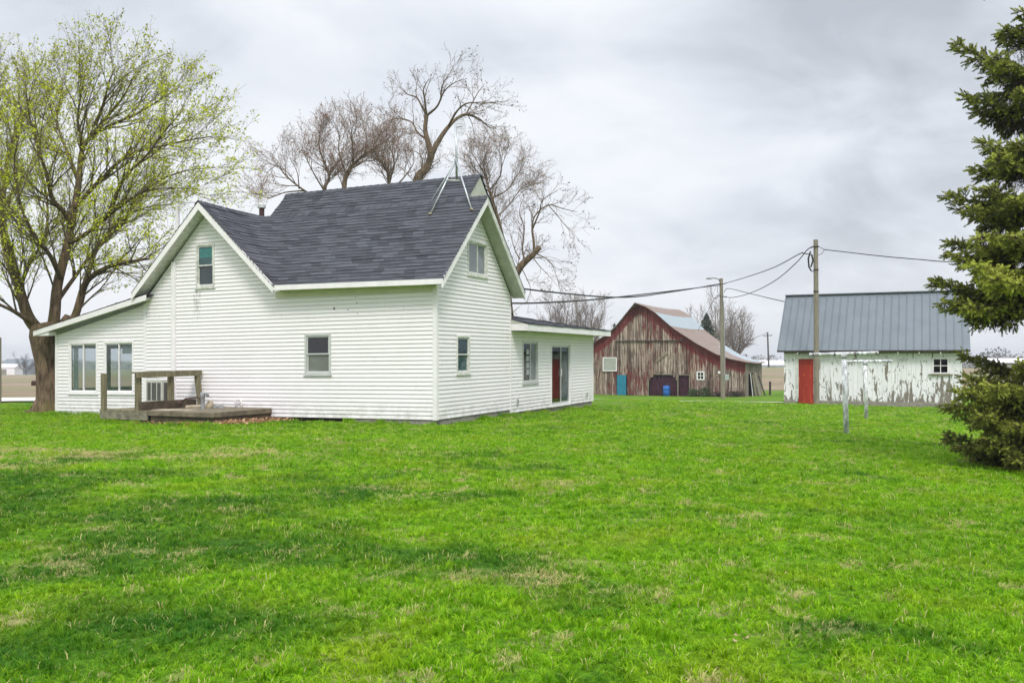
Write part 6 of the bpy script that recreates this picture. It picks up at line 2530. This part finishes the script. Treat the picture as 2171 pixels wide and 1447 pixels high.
# boughs on the side the picture shows: tip pixel, height of attachment pixel, depth of the tip from the trunk plane, tone
for (tx, ty, ay, dy, up, wd, tn) in ((2012, 92, 150, -.1, .10, .45, .45), (2035, 205, 215, -.3, .12, .50, .40), (2052, 235, 235, .4, .10, .42, .38), (2090, 120, 150, -.7, .12, .45, .50),
                                    (2110, 60, 100, -.2, .1, .4, .5), (2150, 25, 60, -.4, .1, .35, .5), (2072, 300, 310, -.5, .12, .45, .5), (2048, 358, 350, .1, .12, .50, .45), (2095, 330, 340, -.9, .10, .45, .55),
                                    (1996, 412, 400, -.2, .14, .55, .40), (2040, 440, 430, -.8, .14, .5, .42), (2075, 400, 410, -.9, .1, .5, .40), (2006, 515, 480, .1, .14, .55, .42), (2012, 540, 500, -.5, .14, .6, .45),
                                    (2070, 500, 490, -1.1, .12, .55, .60), (1974, 596, 555, -.2, .16, .6, .45), (1998, 640, 590, -.6, .16, .6, .42), (2060, 560, 540, -1.2, .12, .6, .78), (2100, 590, 560, -1.3, .12, .6, .80),
                                    (2030, 645, 590, .3, .16, .5, .35), (2045, 650, 590, -1.0, .12, .5, .55), (2150, 600, 575, -1.4, .1, .55, .72), (2140, 500, 490, -1.2, .12, .5, .55), (2130, 420, 415, -1.1, .12, .5, .5),
                                    (2140, 300, 300, -.9, .12, .45, .5), (2150, 190, 200, -.8, .12, .45, .5), 
                                    (2036, 752, 790, .1, .05, .40, .40), (2045, 800, 810, -.5, .08, .55, .45), (2006, 858, 840, -.2, .12, .6, .42), (2030, 830, 830, -.8, .12, .6, .50), (2004, 925, 890, .0, .16, .6, .25),
                                    (2030, 945, 900, -.5, .16, .6, .28), (2075, 880, 860, -1.0, .12, .6, .50), (2100, 820, 820, -1.1, .1, .55, .55), (2110, 950, 910, -1.0, .14, .6, .42), (2085, 930, 900, -.9, .14, .6, .42),
                                    (2150, 900, 880, -1.3, .12, .6, .45), (2150, 975, 930, -1.2, .12, .55, .40), (2170, 820, 830, -1.2, .1, .55, .5), (2165, 770, 790, -1.0, .06, .45, .5), (2090, 970, 930, -.4, .12, .5, .3)):
    z0 = ZC + (HY - ay) / F * YS
    tip = at(tx + (19 if ty < 480 else 10), ty, YS + dy)
    bough((sb.x, sb.y, z0), tip, rnd, up, wd, tn)
# the rest of the crown, all round
for k in range(165):
    h = 0.35 + 10.2 * ((k + rnd.random()) / 165)
    a = k * 2.399
    if math.cos(a) < -0.25 and h < 7.6:
        continue
    if 1.5 < h < 2.45:
        continue
    r_ = 1.65 * min(1.0, 1.02 - (max(h - 3, 0) / 8.0) ** 1.3) * rnd.uniform(.75, 1.08) + 0.12
    tip = (sb.x + math.cos(a) * r_, sb.y + math.sin(a) * r_, sb.z + h - r_ * rnd.uniform(.0, .18))
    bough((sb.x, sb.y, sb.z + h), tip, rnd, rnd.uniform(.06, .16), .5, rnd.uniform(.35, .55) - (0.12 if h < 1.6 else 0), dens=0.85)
tr.build('trunk', M['bark_dark'], spruce, origin=sb)
nd.build('crown', M['needle'], spruce, origin=sb)
od.build('dead_twigs', M['needle_old'], spruce, origin=sb)
print('needles', len(nd.f), len(od.f))

# ------------------------------------------------------------------ grass
rng = np.random.default_rng(7)


def tuft_mesh(n, rad, seed):
    r = np.random.default_rng(seed)
    # blades stand in tillers: small clumps that share a lean, a height and a shade
    nc = n // 6
    ca = r.uniform(0, 2 * np.pi, nc)
    cq = np.sqrt(r.uniform(0, 1, nc)) * rad
    cid = r.integers(0, nc, n)
    x = np.cos(ca)[cid] * cq[cid] + r.normal(0, 0.009, n)
    y = np.sin(ca)[cid] * cq[cid] + r.normal(0, 0.009, n)
    ch = r.uniform(0.55, 1.25, nc)
    h = r.uniform(0.018, 0.040, n) * ch[cid]
    w = r.uniform(0.0020, 0.0042, n)
    th = r.uniform(0, 2 * np.pi, n)
    la = r.uniform(0, 2 * np.pi, nc)[cid] + r.normal(0, 0.8, n)
    lean = r.uniform(0.3, 1.8, n) * h
    shade = np.clip(r.random(nc)[cid] * 0.75 + r.random(n) * 0.25, 0.001, 1)
    dry = np.clip(r.random(nc)[cid] * 0.5 + r.random(n) * 0.5, 0, 1)
    V = np.zeros((n, 5, 3))
    dx, dy = np.cos(th) * w, np.sin(th) * w
    mx, my = np.cos(la) * lean, np.sin(la) * lean
    V[:, 0] = np.c_[x - dx, y - dy, np.full(n, -0.01)]
    V[:, 1] = np.c_[x + dx, y + dy, np.full(n, -0.01)]
    V[:, 2] = np.c_[x + dx * .8 + mx * .35, y + dy * .8 + my * .35, h * .6]
    V[:, 3] = np.c_[x - dx * .8 + mx * .35, y - dy * .8 + my * .35, h * .6]
    V[:, 4] = np.c_[x + mx, y + my, h]
    b = np.arange(n)[:, None] * 5
    faces = np.concatenate([b + np.array([[0, 1, 2, 3]])], 1)
    tris = b + np.array([[3, 2, 4]])
    me = bpy.data.meshes.new('grass_tuft')
    me.from_pydata(V.reshape(-1, 3).tolist(), [], faces.tolist() + tris.tolist())
    for nm, val in (('rnd', shade), ('rnd2', dry)):
        at_ = me.attributes.new(nm, 'FLOAT', 'POINT')
        at_.data.foreach_set('value', np.repeat(val, 5).astype(np.float32))
    me.materials.append(M['blade'])
    me.update()
    return me


TR = 0.26
tuft = bpy.data.objects.new('grass_tuft', tuft_mesh(400, TR, 3))
sc.collection.objects.link(tuft)
tuft.hide_render = True
tuft['kind'] = 'helper'
tuft.location = (0, -12, 0)


def scatter(y0, y1, dens):
    """points per square metre between two depths, inside the view with a margin"""
    wmax = (2171 - CX + 260) / F
    st = 1 / math.sqrt(dens)
    X, Y = np.meshgrid(np.arange(-wmax * y1, wmax * y1, st), np.arange(y0, y1, st))
    x = (X + rng.uniform(-.5, .5, X.shape) * st * 1.1).ravel()
    y = (Y + rng.uniform(-.5, .5, X.shape) * st * 1.1).ravel()
    k = np.abs(x) < wmax * y
    return x[k], y[k]


PX_, PY_, SC_ = [], [], []
for (y0, y1, dens, s0, s1) in ((2.6, 6.5, 21, .75, 1.05), (6.5, 11, 14, .85, 1.15), (11, 18, 9, 1.0, 1.3), (18, 30, 5.0, 1.2, 1.6), (30, 48, 2.0, 1.3, 1.9)):
    x, y = scatter(y0, y1, dens)
    PX_.append(x)
    PY_.append(y)
    SC_.append(rng.uniform(s0, s1, len(x)))
gx, gy, gs = np.concatenate(PX_), np.concatenate(PY_), np.concatenate(SC_)
# keep clear of the buildings, slab, paths and the lane
ix = np.array(HM.inverted())
lx = ix[0, 0] * gx + ix[0, 1] * gy + ix[0, 3]
ly = ix[1, 0] * gx + ix[1, 1] * gy + ix[1, 3]
bad = (lx > -13.1) & (lx < 0.22) & (ly > -0.22) & (ly < 11.6)
bad |= (lx > -8.6) & (lx < -4.8) & (ly > -2.12) & (ly < 0.1)
c_, s_ = math.cos(SROT), math.sin(SROT)
sx = (gx - SB0.x) * c_ + (gy - SB0.y) * s_
sy = -(gx - SB0.x) * s_ + (gy - SB0.y) * c_
bad |= (sx > -.1) & (sx < SLEN + .1) & (sy > -.08) & (sy < 5)
bad |= (gx > 7.3) & (gx < 12.4) & (gy > 39.2) & (gy < 41.2)
bad |= (gx < 5) & (gy > 32.6)
bad |= np.hypot(gx - sb.x, gy - sb.y) < 1.1 + rng.normal(0, 0.12, len(gx))
gx, gy, gs = gx[~bad], gy[~bad], gs[~bad]
fr_x = np.concatenate([rng.uniform(-13.0, -8.7, 60), rng.uniform(-4.7, 0.0, 7), np.full(10, 0.0) + rng.uniform(0.05, 0.2, 10), np.full(18, 0.0) + rng.uniform(0.05, 0.2, 18), rng.uniform(-8.6, -4.9, 40)])
fr_y = np.concatenate([rng.uniform(-.2, -.02, 60), rng.uniform(-.2, -.04, 7), rng.uniform(0, 4.2, 10), rng.uniform(4.2, 11.4, 18), rng.uniform(-2.4, -2.2, 40)])
HMa = np.array(HM)
fx = HMa[0, 0] * fr_x + HMa[0, 1] * fr_y + HMa[0, 3]
fy = HMa[1, 0] * fr_x + HMa[1, 1] * fr_y + HMa[1, 3]
n_main = len(gx)
gx, gy, gs = np.concatenate([gx, fx]), np.concatenate([gy, fy]), np.concatenate([gs, rng.uniform(.35, .7, len(fx))])
gzv = gz_arr(gx, gy)
pm = bpy.data.meshes.new('grass')
pm.vertices.add(len(gx))
pm.vertices.foreach_set('co', np.c_[gx, gy, gzv].astype(np.float32).ravel())
a_ = pm.attributes.new('rot', 'FLOAT_VECTOR', 'POINT')
a_.data.foreach_set('vector', np.c_[rng.normal(0, .06, len(gx)), rng.normal(0, .06, len(gx)), rng.uniform(0, 6.283, len(gx))].astype(np.float32).ravel())
a_ = pm.attributes.new('scl', 'FLOAT_VECTOR', 'POINT')
zs_ = gs * rng.uniform(.75, 1.25, len(gx)) / np.maximum(1.0, gs * 0.8)
zs_[n_main:] = rng.uniform(1.6, 3.4, len(gx) - n_main)
a_.data.foreach_set('vector', np.c_[gs, gs, zs_].astype(np.float32).ravel())
grass = bpy.data.objects.new('grass', pm)
sc.collection.objects.link(grass)
tag(grass, 'short green lawn grass with dry straw patches', kind='stuff')
ng = bpy.data.node_groups.new('grass_scatter', 'GeometryNodeTree')
ng.interface.new_socket('Geometry', in_out='INPUT', socket_type='NodeSocketGeometry')
ng.interface.new_socket('Geometry', in_out='OUTPUT', socket_type='NodeSocketGeometry')
gi, go = ng.nodes.new('NodeGroupInput'), ng.nodes.new('NodeGroupOutput')
iop = ng.nodes.new('GeometryNodeInstanceOnPoints')
oi = ng.nodes.new('GeometryNodeObjectInfo')
oi.inputs['Object'].default_value = tuft
oi.inputs['As Instance'].default_value = True
na, ns_ = ng.nodes.new('GeometryNodeInputNamedAttribute'), ng.nodes.new('GeometryNodeInputNamedAttribute')
for nn, nm in ((na, 'rot'), (ns_, 'scl')):
    nn.data_type = 'FLOAT_VECTOR'
    nn.inputs['Name'].default_value = nm
m2p = ng.nodes.new('GeometryNodeMeshToPoints')
e2r = ng.nodes.new('FunctionNodeEulerToRotation')
ng.links.new(gi.outputs[0], m2p.inputs['Mesh'])
ng.links.new(m2p.outputs[0], iop.inputs['Points'])
ng.links.new(oi.outputs['Geometry'], iop.inputs['Instance'])
ng.links.new(na.outputs[0], e2r.inputs[0])
ng.links.new(e2r.outputs[0], iop.inputs['Rotation'])
ng.links.new(ns_.outputs[0], iop.inputs['Scale'])
ng.links.new(iop.outputs[0], go.inputs[0])
md = grass.modifiers.new('scatter', 'NODES')
md.node_group = ng
print('tufts', len(gx))

# single pale dead leaves lying on the lawn
rnd = random.Random(3)
SPOTS = [(945, 1142, 'by itself low in the middle of the lawn'), (1560, 1366, 'nearest pale leaf, low on the right of the lawn'), (1582, 1372, 'pale leaf touching the nearest one on the right'), (1667, 1238, 'curled pale leaf at mid right of the lawn'),
         (1178, 1212, 'small pale leaf in the middle of the lawn'), (1982, 985, 'pale leaf close to the spruce foot'), (1195, 1054, 'pale leaf left of centre, beyond the others'), (1215, 1051, 'pale leaf just right of the one beyond the centre'),
         (1575, 1140, 'pale leaf behind the curled one at mid right'), (1560, 1378, 'half buried leaf under the nearest pair')]
for i, (px, py, lab) in enumerate(SPOTS):
    Y = ZC * F / (py - HY)
    p = at(px, py, Y)
    mb = MB()
    s = rnd.uniform(.016, .026)
    vs = []
    for k, (u, v) in enumerate(((-1, 0), (-.45, .45), (.3, .5), (1, 0), (.3, -.5), (-.45, -.45))):
        vs.append((u * s, v * s, .5 * s * abs(u) * abs(u)))
    mb.add(vs, [(0, 1, 5), (1, 2, 4, 5), (2, 3, 4)], None, rnd.uniform(.3, 1))
    o = mb.build('fallen_leaf', M['pale_leaf'])
    o.location = (p.x, p.y, gz(p.x, p.y) + 0.05)
    o.rotation_euler = (rnd.uniform(-.4, .4), rnd.uniform(-.4, .4), rnd.uniform(0, 6))
    tag(o, 'dead leaf: ' + lab, 'leaf', 'pale dead leaves on the lawn')

# ------------------------------------------------------------------ damp air between here and the far trees
HAZE = 0.0006


def haze_box():
    mb = MB()
    mb.box((-3800, -60, -20), (3800, 1500, 16))
    m = bpy.data.materials.new('damp_air')
    m.use_nodes = True
    nt = m.node_tree
    nt.nodes.clear()
    out = N(nt, 'ShaderNodeOutputMaterial')
    pv = N(nt, 'ShaderNodeVolumePrincipled')
    pv.inputs['Color'].default_value = (0.86, 0.89, 0.95, 1)
    pv.inputs['Density'].default_value = HAZE
    pv.inputs['Anisotropy'].default_value = 0.2
    LK(nt, pv.outputs[0], out.inputs['Volume'])
    o = mb.build('haze', m)
    tag(o, 'pale damp air greying the far fields', kind='stuff')


haze_box()
